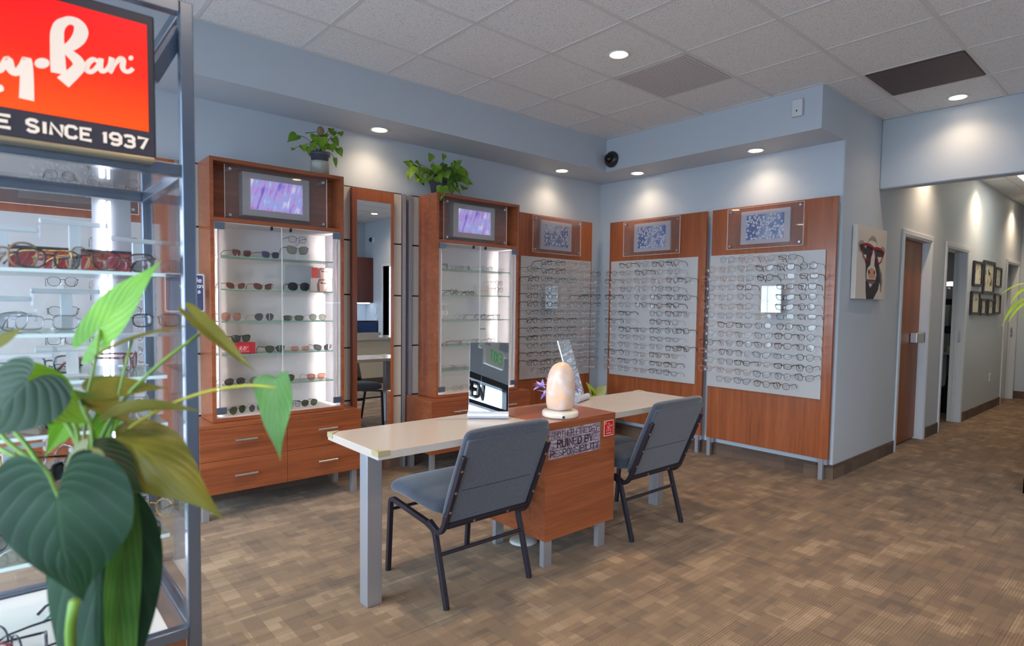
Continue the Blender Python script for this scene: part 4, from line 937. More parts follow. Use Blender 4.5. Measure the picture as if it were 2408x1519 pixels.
# chairs ------------------------------------------------------------------
def chair(loc, label):
    """origin on the floor under the seat centre, facing +y"""
    t = thing('stacking_chair', label, 'chair', loc, 0, 'grey upholstered chairs at the table'); hw = .252
    def bm_at(fn): bm = B(); fn(bm); return bm
    def cushion(prof, hwid, th, rad):
        """swept pad: prof centre line in (y, z), th thickness list"""
        bm = B(); rows = []; n = len(prof)
        for i, (y, z) in enumerate(prof):
            a = prof[max(i-1, 0)]; b = prof[min(i+1, n-1)]; ty, tz = b[0]-a[0], b[1]-a[1]; q = math.hypot(ty, tz); ny, nz = -tz/q, ty/q
            e = min(1, min(i, n-1-i)/2.0); hw_ = hwid-rad*(1-e)**2*.8; row = []
            T = th[i]/2
            for k in range(16):
                an = 2*pi*(k+.5)/16; c, s = cos(an), sin(an); u = (abs(c)**.35)*(1 if c > 0 else -1); v = (abs(s)**.55)*(1 if s > 0 else -1)
                row.append(bm.verts.new((u*hw_, y+ny*v*T, z+nz*v*T)))
            rows.append(row)
        for a, b in zip(rows, rows[1:]):
            for k in range(16): bm.faces.new((a[k], a[(k+1) % 16], b[(k+1) % 16], b[k]))
        bm.faces.new(rows[0][::-1]); bm.faces.new(rows[-1])
        return bm
    def sh(bm):
        for v in bm.verts: v.co += Vector(loc)
        return bm
    prof = [(.245, .405), (.25, .42), (.235, .44), (.2, .446), (.1, .442), (0, .436), (-.1, .43), (-.155, .428), (-.18, .424)]
    M('seat', sh(cushion(prof, hw-.004, [.05, .075, .088, .088, .084, .082, .08, .078, .06], .03)), FABRIC, t, smooth=True, sub=1)
    # back pad, leaning rearward
    bt = (-.206, .375); tp = (-.392, .815)
    def L(s): return (bt[0]+(tp[0]-bt[0])*s, bt[1]+(tp[1]-bt[1])*s)
    bp = [L(0), L(.04), L(.2), L(.5), L(.8), L(.94), (L(1)[0]-.0, L(1)[1]), (L(1)[0]-.012, L(1)[1]+.012)]
    M('backrest', sh(cushion(bp, hw-.002, [.03, .042, .06, .056, .05, .05, .044, .02], .03)), FABRIC, t, smooth=True, sub=1)
    # rear upholstered shell and seam
    ny, nz = -(tp[1]-bt[1]), (tp[0]-bt[0]); q = math.hypot(ny, nz); ny, nz = ny/q, nz/q
    def Rr(s, o): p = L(s); return (p[0]+ny*o, p[1]+nz*o)
    def slab(x0, x1, s0, s1, o0, o1):
        a, b, c, d = Rr(s0, o0), Rr(s1, o0), Rr(s1, o1), Rr(s0, o1); bm = B()
        prism(bm, [a, b, c, d], lambda u, v, dd: (dd, u, v), x0, x1); return sh(bm)
    M('back_shell', slab(-hw+.012, hw-.012, .03, .95, .012, .031), FABRIC, t, bev=.008)
    M('back_seam', slab(-hw+.05, hw-.05, .405, .41, .0305, .032), plain('seam_thread', (34, 38, 50), .8), t)
    for sg in (-1, 1):
        bm = slab(sg*hw-.016, sg*hw+.006, .02, .8, .022, .046) if sg > 0 else slab(-hw-.006, -hw+.016, .02, .8, .022, .046)
        rl = M('back_rail', bm, DARKM, t, bev=.002)
        for s in (.2, .42, .66):
            p = Rr(s, .046); q2 = Rr(s, .0485); M('screw', sh(cyl(B(), (sg*(hw-.005), p[0], p[1]), (sg*(hw-.005), q2[0], q2[1]), .006, 10)), STEEL, rl)
    cr = M('cross_bar', slab(-hw+.016, hw-.016, -.005, .045, .03, .046), DARKM, t, bev=.002)
    for x in (-.09, .11):
        p = Rr(.02, .046); q2 = Rr(.02, .0485); M('screw', sh(cyl(B(), (x, p[0], p[1]), (x, q2[0], q2[1]), .006, 10)), STEEL, cr)
    for sg in (-1, 1):
        X = sg*(hw-.004)
        M('front_leg', sh(tube(B(), arc([(X, .262, .012), (X, .235, .385), (X, .16, .378)], .05), .0115, sq=True)), DARKM, t, bev=.002)
        M('seat_rail', sh(tube(B(), [(X, .165, .378), (X, -.1, .352)], .0115, sq=True)), DARKM, t, bev=.002)
        lg = M('rear_leg', sh(tube(B(), arc([(X, -.1, .352), (X, -.165, .335), (X, -.262, .012)], .05), .0115, sq=True)), DARKM, t, bev=.002)
        M('back_upright', sh(tube(B(), arc([(X, -.12, .362), (X, -.2, .325), (X, -.243, .368), (X, -.258, .43)], .05), .0115, sq=True)), DARKM, t, bev=.002)
        M('foot', sh(cyl(B(), (X, -.2625, .0), (X, -.261, .016), .0145, 10)), BLACK, lg); M('foot', sh(cyl(B(), (X, .2625, .0), (X, .2615, .016), .0145, 10)), BLACK, t)
    M('stretcher', sh(cyl(B(), (-hw+.008, -.203, .228), (hw-.008, -.203, .228), .009, 10)), DARKM, t)
    M('stretcher', sh(cyl(B(), (-hw+.008, .245, .32), (hw-.008, .245, .32), .008, 10)), DARKM, t)
    return t
chair((-3.268, -1.975, 0), 'grey blue fabric chair at the left end of the white table')
chair((-2.01, -2.02, 0), 'grey blue fabric chair right of the cherry pedestal')

# salt lamp ---------------------------------------------------------------
lc = Vector((-2.684, -2.105, CT)); t = thing('salt_lamp', 'pale pink rock salt lamp on a round white base', 'lamp', lc)
bm = B(); lathe(bm, [(.002, .002), (.098, .002), (.1, .008), (.1, .026), (.094, .034), (.002, .035)], lc, 40); M('base', bm, plain('lamp_base_cream', (222, 212, 196), .25, coat=.5), t, smooth=True)
M('plug_hole', cyl(B(), lc+Vector((-.055, -.079, .012)), lc+Vector((-.0595, -.086, .012)), .007, 12), BLACK, t)
bm = B(); rnd = random.Random(5); prof = [(.0, .072), (.03, .082), (.07, .086), (.12, .0855), (.17, .079), (.21, .07), (.235, .057), (.255, .038), (.264, .012)]
rings = []
for i, (z, r) in enumerate(prof):
    ring = []
    for j in range(18):
        a = 2*pi*j/18; k = 1+.055*sin(3*a+z*9)+.04*sin(5*a-z*20)+.035*rnd.uniform(-1, 1); ring.append(bm.verts.new(lc+Vector((cos(a)*r*k+.004*i/4, sin(a)*r*k*.9, .034+z+.003*rnd.uniform(-1, 1)))))
    rings.append(ring)
for a, b in zip(rings, rings[1:]):
    for j in range(18): bm.faces.new((a[j], a[(j+1) % 18], b[(j+1) % 18], b[j]))
bm.faces.new(rings[0][::-1]); bm.faces.new(rings[-1])
def m_salt():
    a = N('rock_salt'); n = a.n('TexNoise', i_Scale=9.0, i_Detail=6.0, i_Distortion=1.2); a.l(a.coord(), n.inputs['Vector'])
    c = a.ramp(n.outputs['Fac'], [(.3, lin((232, 182, 134))), (.48, lin((218, 190, 174))), (.68, lin((226, 210, 202)))])
    b = a.n('BsdfPrincipled', i_Roughness=.35, i_Subsurface_Weight=.5, i_Emission_Strength=.0); b.inputs['Subsurface Radius'].default_value = (.05, .03, .02); a.l(c, b.inputs['Base Color']); a.l(c, b.inputs['Emission Color'])
    n2 = a.n('TexNoise', i_Scale=40.0, i_Detail=3.0); a.l(a.coord(), n2.inputs['Vector']); bp = a.n('Bump', i_Strength=.5, i_Distance=.004); a.l(n2.outputs['Fac'], bp.inputs['Height']); a.l(bp.outputs[0], b.inputs['Normal']); return a.done(b.outputs[0])
M('salt_rock', bm, m_salt(), t, smooth=True, sub=1)

# table mirror near the camera -------------------------------------------
def stand_mirror(c, ang, tilt, w, h, label):
    """face normal points along ang (radians, xy), leaning back by tilt"""
    t = thing('table_mirror', label, 'mirror', c, ang)
    Mx = WM[t] @ Matrix.Rotation(-tilt, 4, 'Y')
    def P(u, v, d): return Mx @ Vector((d, u, v))
    def bxx(u0, u1, v0, v1, d0, d1): return prism(B(), [(u0, v0), (u1, v0), (u1, v1), (u0, v1)], P, d0, d1)
    M('mirror_sheet', bxx(-w/2, w/2, .035, h, -.004, .0), MIRROR, t); M('backing', bxx(-w/2-.001, w/2+.001, .034, h+.001, -.008, -.004), plain('mirror_back_white', (220, 222, 228), .35), t)
    bm = B(); tube(bm, [WM[t] @ Vector((.012, -w/2-.004, .02)), WM[t] @ Vector((.012, w/2+.004, .02))], .02, 20); M('foot_bar', bm, plain('satin_foot', (206, 212, 226), .3, metal=.4), t, smooth=False, bev=.002)
    bm = B(); v0 = WM[t]; q = [v0 @ Vector(p) for p in ((-.005, -.03, 0), (-.09, -.03, 0), (-.09, .03, 0), (-.005, .03, 0))]; a = [bm.verts.new(p) for p in q]; b = [bm.verts.new(p+Vector((0, 0, .006))) for p in q]
    bm.faces.new(a); bm.faces.new(b); [bm.faces.new((a[i], b[i], b[(i+1) % 4], a[(i+1) % 4])) for i in range(4)]
    M('foot_plate', bm, MATS['satin_foot'], t); return t
stand_mirror((-3.02, -1.895, TZ), math.atan2(-.76, -.65), radians(12.9), .212, .412, 'upright table mirror on the white table showing the EXIT sign')
stand_mirror((-2.185, -1.79, TZ), math.atan2(-.928, .366), radians(17.6), .19, .405, 'tilted table mirror behind the salt lamp showing glasses')

# purple flowers in a white pot
fc = Vector((-2.45, -1.85, CT)); t = thing('flower_pot', 'purple fabric flowers in a small white pot behind the salt lamp', 'flowers', fc)
bm = B(); lathe(bm, [(.002, 0), (.035, 0), (.042, .03), (.045, .07), (.04, .07), (.036, .06), (.002, .058)], fc, 24); M('pot', bm, plain('flower_pot_white', (214, 210, 204), .3), t, smooth=True)
M('saucer', lathe(B(), [(.002, 0), (.06, 0), (.064, .006), (.002, .008)], fc, 24), MATS['flower_pot_white'], t)
PUR = plain('violet_petal', (150, 140, 214), .6); PUR2 = plain('lilac_petal', (176, 160, 222), .6); rnd = random.Random(4)
for k, (dx_, dz_) in enumerate(((-.1, .1), (-.05, .13), (.03, .14), (.11, .13), (.12, .09), (-.075, .075), (.06, .09), (0, .15), (-.12, .12), (.1, .16))):
    c = fc+Vector((dx_, rnd.uniform(-.03, .03), dz_)); bm = B()
    for i in range(9):
        a = rnd.uniform(0, 2*pi); el = rnd.uniform(-.5, 1.1); dv = Vector((cos(a)*cos(el), sin(a)*cos(el), sin(el))); leaf(bm, c, c+dv*rnd.uniform(.045, .068), .03, Vector((0, 0, 1)) if abs(dv.z) < .8 else Vector((1, 0, 0)), .3, .3, 0, n=5, m=2)
    M('flower', bm, PUR if k % 2 else PUR2, t)
    M('flower_stem', tube(B(), [fc+Vector((dx_*.2, 0, .06)), fc+Vector((dx_*.6, 0, dz_*.7)), c], .002, 5), STEM, t)

# ================================================================ PLANTS
def pot_plant(name, label, cat, base, pot_fn, leaves, leafmat, group=None, stems=None, stemr=.003, ln='leaf', stem_mat=None):
    t = thing(name, label, cat, base); pot_fn(t)
    for L_ in leaves:
        m_ = L_.pop('mat', leafmat); bm = leaf(B(), **L_); M(ln, bm, m_, t, smooth=True)
    for s in (stems or []): M('stem', tube(B(), arc(s, .06), stemr, 6), stem_mat or STEM, t, smooth=True)
    return t
# small pothos in a black pot in a ribbed grey planter on the left cabinet
bx_ = px_on_y(752, -.2, 2.3); b0 = Vector((bx_, -.2, 2.245))
def pot1(t):
    bm = B(); n = 48; pr = [(.002, 0), (.064, 0), (.067, .1), (.067, .112), (.06, .112), (.058, .09), (.002, .09)]; rings = []
    for r, z in pr:
        rings.append([bm.verts.new(b0+Vector((cos(2*pi*j/n)*r*(1-.035*(j % 4 == 0)), sin(2*pi*j/n)*r*(1-.035*(j % 4 == 0)), z))) for j in range(n)])
    for a, b in zip(rings, rings[1:]):
        for j in range(n): bm.faces.new((a[j], a[(j+1) % n], b[(j+1) % n], b[j]))
    bm.faces.new(rings[0][::-1]); M('ribbed_planter', bm, plain('ribbed_grey_ceramic', (160, 162, 152), .35), t, smooth=True)
    bm = B(); lathe(bm, [(.002, .06), (.05, .06), (.062, .15), (.071, .152), (.072, .175), (.066, .176), (.062, .16), (.002, .158)], b0, 32); M('nursery_pot', bm, POTG, t, smooth=True)
    M('soil', lathe(B(), [(.002, .159), (.062, .159), (.06, .165), (.002, .167)], b0, 20), plain('soil', (58, 44, 34), .9), t)
def rel(px, py, dy=0.0, y0=-.2):
    y = y0+dy; z = 2.4
    d = FW+RT*(px-PPX)/FPX+UP*(PPY-py)/FPX; t_ = (y-CAM.y)/d.y; return CAM+d*t_
ls = []; st = []
top = b0+Vector((0, 0, .17))
for px, py, px1, py1, w, dy in ((697, 318, 675, 333, .075, -.08), (690, 349, 686, 354, .03, -.08), (712, 342, 716, 357, .05, -.06), (725, 345, 726, 364, .05, -.06), (741, 318, 735, 333, .06, -.03), (754, 325, 756, 350, .095, -.07), (735, 345, 747, 335, .06, -.05), (778, 340, 783, 358, .08, -.05), (779, 303, 778, 315, .045, .03), (784, 310, 786, 321, .045, .03), (800, 311, 804, 321, .045, .04), (785, 325, 798, 345, .055, -.02), (796, 350, 805, 370, .055, -.03), (788, 373, 791, 396, .03, -.05), (770, 345, 775, 352, .06, -.05), (760, 345, 765, 356, .05, -.08), (762, 318, 770, 326, .05, 0)):
    p, q = rel(px, py, dy), rel(px1, py1, dy-.02); ls.append(dict(p0=p, p1=q, w=w, nrm=(-.4, -.85, .35), fold=.15, droop=.1, lobe=.12))
    st.append([top, top*.4+p*.6+Vector((0, 0, .04)), p])
t = pot_plant('potted_pothos', 'sparse pothos in a ribbed grey planter on top of the left cabinet', 'plant', b0, pot1, ls, LF_POTH, stems=st, stemr=.0022, stem_mat=plain('pothos_stem', (110, 120, 60), .6))
bm = B(); c = rel(754, 309, 0)
bmesh.ops.create_icosphere(bm, subdivisions=2, radius=.03, matrix=Matrix.Translation(c) @ Matrix.Diagonal((.85, .85, 1.25, 1)))
M('dry_husk', bm, wood('striped_dry_husk', (70, 50, 40), (130, 110, 80), (190, 180, 150), 'z', .7, 0), t, smooth=True)
M('husk_stalk', tube(B(), [top, c, rel(718, 313, 0)], .003, 6), STEMB, t); M('husk_stalk', tube(B(), [rel(730, 336, -.02), rel(745, 328, -.02), rel(752, 330, -.01)], .007, 6), STEMB, t)
# bushy pothos on the second cabinet
bx2 = px_on_y(1030, -.2, 2.3); b1 = Vector((bx2, -.2, 2.245))
def pot2(t):
    bm = B(); lathe(bm, [(.002, 0), (.052, 0), (.07, .12), (.078, .122), (.078, .14), (.07, .14), (.066, .12), (.002, .12)], b1, 28); M('nursery_pot', bm, POTG, t, smooth=True)
rnd = random.Random(11); ls = []; st = []; top = b1+Vector((0, 0, .13)); cx, cy = 1030, 405
fixed = [(962, 388, 948, 378, .07), (965, 405, 960, 425, .07), (985, 385, 975, 380, .07), (1015, 375, 1008, 358, .08), (1000, 400, 985, 412, .07), (1045, 372, 1040, 360, .06), (1072, 385, 1066, 378, .06), (1085, 402, 1104, 408, .085), (1095, 425, 1115, 433, .085), (1092, 440, 1088, 447, .08), (1040, 440, 1036, 472, .105), (1028, 415, 1040, 430, .1), (1048, 405, 1055, 420, .1), (1026, 390, 1022, 407, .105), (995, 420, 990, 433, .07), (1063, 392, 1080, 392, .09), (1075, 445, 1084, 457, .04), (975, 398, 972, 410, .06), (1066, 430, 1080, 440, .09)]
for a in fixed:
    dy = rnd.uniform(-.16, -.02); p, q = rel(a[0], a[1], dy), rel(a[2], a[3], dy-.02); ls.append(dict(p0=p, p1=q, w=a[4]*.85, nrm=(-.45+rnd.uniform(-.3, .3), -.8, .45), fold=.2, droop=.12, lobe=.12)); st.append([top, top*.5+p*.5+Vector((0, 0, .03)), p])
for i in range(46):
    a = rnd.uniform(0, 2*pi); r = rnd.uniform(.25, 1); dx_ = cos(a)*r*.26; dz_ = .14+sin(a)*r*.085+.04; dy = rnd.uniform(-.13, .1)
    p = b1+Vector((dx_, dy, max(.1, dz_))); q = p+Vector((dx_*.25+rnd.uniform(-.03, .03), rnd.uniform(-.05, .01), rnd.uniform(-.075, .03))).normalized()*rnd.uniform(.06, .1)
    ls.append(dict(p0=p, p1=q, w=rnd.uniform(.055, .085), nrm=(-.3+rnd.uniform(-.5, .5), -.75, .6), fold=.2, droop=.15, lobe=.12, mat=LF_POTH if i % 3 else LF_MID))
    if i % 3 == 0: st.append([top, top*.5+p*.5+Vector((0, 0, .02)), p])
pot_plant('potted_pothos', 'bushy green pothos in a dark pot on top of the second cabinet', 'plant', b1, pot2, ls, LF_POTH, stems=st, stemr=.002, stem_mat=MATS['pothos_stem'])
# variegated plant on the floor in the corner
b2 = Vector((-.45, -.42, 0))
def pot3(t): M('pot', lathe(B(), [(.002, 0), (.1, 0), (.13, .24), (.12, .24), (.11, .21), (.002, .2)], b2, 28), POTG, t, smooth=True)
LF_VAR = m_leaf('leaf_variegated', (150, 176, 100), (204, 214, 150), (60, 120, 50), 5); LF_YEL = m_leaf('leaf_yellow_green', (170, 190, 40), (206, 210, 90), (120, 160, 40))
R3 = lambda px, py, dy=0: rel(px, py, dy, -.42)
ls = [dict(p0=R3(1402, 931), p1=R3(1427, 906), w=.1, nrm=(-.5, -.8, .3), fold=.1, droop=.05, lobe=0, mat=LF_VAR), dict(p0=R3(1400, 931), p1=R3(1379, 899), w=.055, nrm=(-.7, -.5, .5), fold=.5, droop=.05, lobe=0, mat=LF_YEL),
      dict(p0=R3(1398, 930), p1=R3(1390, 908), w=.05, nrm=(-.4, -.8, .3), fold=.4, droop=.05, lobe=0, mat=LF_MID), dict(p0=R3(1385, 940), p1=R3(1400, 928), w=.09, nrm=(-.3, -.6, .8), fold=.2, droop=.1, lobe=0, mat=LF_YEL)]
pot_plant('corner_plant', 'variegated leafy plant on the floor in the room corner behind the table', 'plant', b2, pot3, ls, LF_VAR, stems=[[b2+Vector((0, 0, .2)), R3(1400, 931)], [b2+Vector((.02, 0, .2)), R3(1385, 940)]], stemr=.006)
# palm fronds at the right edge
pb = at(2640, 1560, 1.75); pb.z = 0
t = thing('potted_palm', 'green palm fronds reaching in at the right edge of the view', 'plant', pb)
M('pot', lathe(B(), [(.002, 0), (.14, 0), (.17, .32), (.155, .32), (.14, .28), (.002, .27)], pb, 28), POTG, t, smooth=True)
crown = Vector((pb.x, pb.y, 1.25)); M('trunk', tube(B(), [pb+Vector((0, 0, .27)), pb+Vector((.01, 0, .8)), crown], [.02, .016, .01], 8), STEM, t)
LF_PALM = m_leaf('leaf_palm', (120, 150, 30), (160, 178, 50), (190, 200, 90))
for (a, b, c_, d, w, z) in ((2440, 668, 2372, 706, .016, 1.6), (2445, 672, 2352, 682, .012, 1.6), (2440, 690, 2349, 756, .014, 1.62), (2445, 700, 2366, 748, .015, 1.58), (2450, 712, 2396, 742, .009, 1.6), (2460, 675, 2400, 676, .02, 1.6), (2455, 690, 2405, 712, .012, 1.6)):
    p, q = at(a, b, z), at(c_, d, z); mid = p*.45+q*.55+Vector((0, 0, .02))
    M('frond', leaf(B(), p, q, w, (.2, -.2, 1), fold=-.3, droop=.12, lobe=0, curl=.14, n=14, m=2, pw=.8), LF_PALM, t, smooth=True)
for z in (1.6, 1.58):
    M('frond_stalk', tube(B(), arc([crown, crown+Vector((.0, .03, .12)), at(2452, 690, z)], .1), .004, 6), STEM, t)

# foreground plant ---------------------------------------------------------
fb = at(225, 1700, .88); ft = Vector((fb.x, fb.y, .74))
t = thing('foreground_plant', 'large broad-leaved green plant standing in front of the glass showcase', 'plant', (fb.x, fb.y, 0))
M('pot', lathe(B(), [(.002, .42), (.09, .42), (.12, .66), (.11, .66), (.1, .62), (.002, .61)], (fb.x, fb.y, 0), 28), POTG, t, smooth=True)
M('pot_stand', bx(fb.x-.13, fb.x+.13, fb.y-.13, fb.y+.13, 0, .42), WOODK, t, bev=.004)
TC = -FW  # towards the viewer's side of the shop
def fl(a, b, w, nrm, mat, za=.85, zb=None, **k):
    p, q = at(a[0], a[1], za), at(b[0], b[1], zb or za); n_ = RT*nrm[0]+UP*nrm[1]+TC*nrm[2]
    M('leaf', leaf(B(), p, q, w, n_, **k), mat, t, smooth=True)
def fst(pts, r, mat=STEM, z=.85): M('stem', tube(B(), arc([at(*p[:2], p[2] if len(p) > 2 else z) for p in pts], .05), r, 8), mat, t, smooth=True)
Zp = .85; u = Zp/FPX
fl((238, 770), (374, 608), 112*u, (-.25, .05, 1), LF_BRIGHT, .9, .86, lobe=.42, fold=.1, droop=.04, pw=.5, n=20)
fst([(236, 775, .9), (222, 860, .88), (205, 930, .87), (195, 1060, .86), (200, 1400, .86)], .0022)
fl((134, 1172), (168, 1443), 275*u, (.05, .25, 1), LF_DARK, .72, .74, lobe=.36, fold=-.1, droop=.16, pw=.46, n=24, m=8, curl=.04)
fl((272, 1028), (520, 1192), 185*u, (.1, .75, .7), LF_OLIVE, .84, .8, lobe=.1, fold=-.35, droop=.22, pw=.7, n=20, curl=.12)
fl((648, 893), (657, 1087), 118*u, (-.35, .1, .93), LF_MID, .92, .9, lobe=.08, fold=.25, droop=.02, pw=.6, wave=.05, n=20)
fl((462, 752), (604, 886), 50*u, (.5, .6, .6), LF_OLIVE, .93, .92, lobe=.25, fold=.5, droop=-.06, pw=.55, n=16)
fl((215, 842), (478, 752), 20*u, (-.2, .8, .5), LF_OLIVE, .88, .93, lobe=0, fold=.5, droop=.05, curl=.05)
fst([(470, 785, .93), (380, 850, .9), (290, 935, .88), (225, 1050, .86), (210, 1400, .86)], .0026)
fst([(652, 912, .92), (590, 905, .92), (490, 918, .9), (400, 950, .88), (290, 1010, .86), (220, 1150, .86)], .0024, plain('yellow_green_stem', (150, 150, 40), .5))
fst([(310, 800, .9), (285, 900, .88), (262, 1010, .87), (225, 1200, .86)], .0018)
fl((40, 905), (215, 985), 175*u, (-.15, .8, .55), LF_BRIGHT, .78, .8, lobe=.35, fold=-.2, droop=.15, pw=.5, n=18, m=6)
fl((60, 900), (-90, 1040), 190*u, (.2, .6, .7), LF_DARK, .76, .72, lobe=.3, fold=-.2, droop=.1, pw=.55, n=16, m=6)
fl((110, 935), (250, 925), 62*u, (0, .9, .4), LF_MID, .82, .85, lobe=.05, fold=.3, droop=.1)
fl((205, 920), (398, 905), 95*u, (0, .75, .6), LF_OLIVE, .88, .9, lobe=.1, fold=.2, droop=.06, pw=.9, n=16)
fl((230, 990), (462, 950), 52*u, (-.1, .8, .5), LF_OLIVE, .84, .86, lobe=0, fold=.4, droop=.1, curl=.08)
fl((200, 925), (310, 985), 60*u, (-.1, .8, .5), LF_OLIVE, .86, .86, lobe=0, fold=.25, droop=.15)
fl((-70, 812), (52, 770), 52*u, (.1, .8, .6), LF_OLIVE, .8, .82, lobe=0, fold=-.5, droop=.0, pw=1)
fl((180, 960), (95, 1080), 70*u, (.4, .3, .8), LF_BRIGHT, .88, .88, lobe=.1, fold=.3, droop=.1)
fl((270, 960), (190, 1090), 60*u, (.4, .2, .8), LF_BRIGHT, .9, .9, lobe=.1, fold=.3, droop=.1)
fl((200, 1060), (120, 1150), 120*u, (0, .8, .5), LF_OLIVE, .78, .76, lobe=.2, fold=-.2, droop=.2, pw=.6)
fl((225, 1062), (345, 1150), 110*u, (.1, .8, .5), LF_DARK, .78, .78, lobe=.2, fold=-.25, droop=.2, pw=.6)
fl((340, 1075), (285, 1080), 50*u, (.1, .8, .5), LF_BRIGHT, .84, .84, lobe=.1, fold=.2, droop=.2)
fl((400, 1095), (425, 1155), 34*u, (.1, .2, .9), LF_MID, .86, .86, lobe=.0, fold=.2, droop=.1)
fl((230, 1120), (235, 1760), 215*u, (.35, .0, .9), LF_DARK, .82, .84, lobe=.0, fold=-.55, droop=-.05, pw=.75, n=24, m=8)
fl((300, 1130), (290, 1760), 75*u, (.9, .0, .5), LF_MID, .81, .85, lobe=.0, fold=.4, droop=-.02, pw=.8, n=20, curl=-.05)
for p in ([(-20, 960), (60, 1040), (150, 1180), (200, 1420)], [(-20, 1000), (40, 1060), (110, 1100), (180, 1300)], [(150, 930), (180, 1000), (200, 1150), (205, 1400)], [(120, 950), (170, 1010), (200, 1100), (205, 1400)], [(-20, 1045), (50, 1080), (110, 1120), (190, 1350)], [(190, 940), (215, 1000), (225, 1100), (215, 1400)]):
    fst(p, .0032, STEM, .84)
fst([(175, 1415, .72), (165, 1480, .74), (170, 1560, .78), (200, 1700, .84)], .006, STEM)

# ================================================================ SHOWCASE
KX, KY = -4.652, -2.818          # outer front right corner
KL, KB = -5.62, -2.33            # left end, back
Z0, ZT, ZB = .565, 1.662, 2.045  # glass deck, glass top bar, crown bar
tb = .014
t = thing('glass_showcase', 'dark steel framed glass showcase crammed with eyewear, left foreground', 'showcase', ((KX+KL)/2, (KY+KB)/2, 0))
def bar(name, a, b): return M(name, tube(B(), [a, b], tb, sq=True), CASE, t, bev=.002)
bar('post', (KX, KY, .0), (KX, KY, ZB)); bar('post', (KL, KY, .0), (KL, KY, ZB)); bar('post', (KX, KB, .0), (KX, KB, ZB)); bar('post', (KL, KB, .0), (KL, KB, ZB))
for z in (Z0, ZT, ZB-tb): bar('rail', (KL+tb, KY, z), (KX-tb, KY, z)); bar('rail', (KX, KY+tb, z), (KX, KB-tb, z)); bar('rail', (KL, KY+tb, z), (KL, KB-tb, z)); bar('rail', (KL+tb, KB, z), (KX-tb, KB, z))
bar('sign_bracket', (KX-.002, KY+.03, ZB-.05), (KX-.07, KY+.012, 1.86))
M('glass_front', bx(KL+tb, KX-tb, KY-.003, KY+.001, Z0+tb, ZT-tb), GLASS, t); M('glass_side', bx(KX-.002, KX+.002, KY+tb, KB-tb, Z0+tb, ZT-tb), GLASS, t); M('glass_back', bx(KL+tb, KX-tb, KB-.002, KB+.002, Z0+tb, ZT-tb), GLASS, t)
M('glass_top', bx(KL+tb, KX-tb, KY+tb, KB-tb, ZT+.001, ZT+.006), GLASS, t)
M('base_cabinet', bx(KL+tb, KX-tb, KY+tb+.002, KB-tb, .05, Z0-tb), WOODH, t, bev=.002)
M('white_deck', bx(KL+tb, KX-.05, KY+.02, KB-.02, Z0-tb, Z0+.004), plain('deck_white', (228, 222, 218), .4), t)
M('deck_trim', bx(KX-.05, KX-tb, KY+.02, KB-.02, Z0-tb, Z0+.002), plain('deck_trim_brown', (120, 96, 86), .4), t)
SHZ = [1.428, 1.285, 1.178, 1.06, .93, .78]
for i, z in enumerate(SHZ):
    x1 = KX-.03 if i not in (1,) else KX-.2
    s = M('glass_shelf', bx(KL+.03, x1, KY+.1, KB-.05, z-.008, z), SHELFG, t); M('shelf_edge', bx(KL+.03, x1, KY+.097, KY+.1, z-.008, z), plain('frosty_edge', (206, 224, 224), .25), s)
# back column with its light tube, and two side tubes
M('back_column', bx(-4.79, -4.7, KB-.05, KB-.045, Z0+.01, ZT-.02), plain('grey_column', (140, 144, 150), .45, metal=.3), t)
M('light_tube', cyl(B(), (-4.768, KB-.07, Z0+.02), (-4.768, KB-.07, ZT-.03), .006, 12), TUBE, t); M('light_tube', cyl(B(), (-4.752, KB-.062, Z0+.02), (-4.752, KB-.062, ZT-.03), .0028, 8), TUBE, t)
M('light_tube', cyl(B(), (KL+.06, KB-.07, Z0+.02), (KL+.06, KB-.07, ZT-.03), .006, 12), TUBE, t)
# red ribbed tray fronts on the top shelf
bm = bx(KL+.05, KX-.05, KB-.09, KB-.084, 1.4285, 1.492); tr = M('red_tray_front', bm, plain('ribbed_red', (186, 34, 40), .4), t); bm = B()
for i in range(60):
    x = KL+.07+i*.0145; prism(bm, [(x, 1.43), (x+.003, 1.43), (x+.033, 1.484), (x+.03, 1.484)], lambda u, v, d: (u, KB-.09-d, v), 0, .0012)
M('ribs', bm, plain('rib_pink', (206, 90, 90), .4), tr); M('tray_edge', bx(KL+.05, KX-.05, KB-.092, KB-.082, 1.488, 1.496), BLACK, tr)
# lit brand sign ----------------------------------------------------------
sy = KY-.046; t2 = thing('illuminated_sign', 'red lit brand sign with white script above the glass showcase', 'sign', (-5.0, sy, 1.67))
def SP(px, py, off=0.0):
    d = FW+RT*(px-PPX)/FPX+UP*(PPY-py)/FPX; k = (sy-off-CAM.y)/d.y; q = CAM+d*k; return q.x, q.z
SX1 = -4.722; SX0 = -5.46
M('sign_case', bx(SX0, SX1, sy, sy+.03, 1.6727, 1.979), plain('sign_black', (50, 46, 56), .4), t2, bev=.004)
M('bottom_lip', bx(SX0, SX1-.004, sy-.012, sy+.03, 1.663, 1.6727), plain('brass_lip', (190, 172, 140), .3, metal=.8), t2, bev=.003)
def m_red():
    a = N('lit_red_acrylic'); c = a.n('TexCoord'); sx = a.n('SeparateXYZ'); a.l(c.outputs['Object'], sx.inputs[0]); mr = a.n('MapRange', i_1=.07, i_2=.28); a.l(sx.outputs[2], mr.inputs[0])
    cc = a.ramp(mr.outputs[0], [(0, lin((242, 68, 0))), (.5, lin((238, 30, 4))), (1, lin((226, 0, 8)))]); b = a.n('BsdfPrincipled', i_Roughness=.3, i_Emission_Strength=.4); a.l(cc, b.inputs['Base Color']); a.l(cc, b.inputs['Emission Color']); return a.done(b.outputs[0])  # orange towards the bottom is the sign's glow, painted into the red
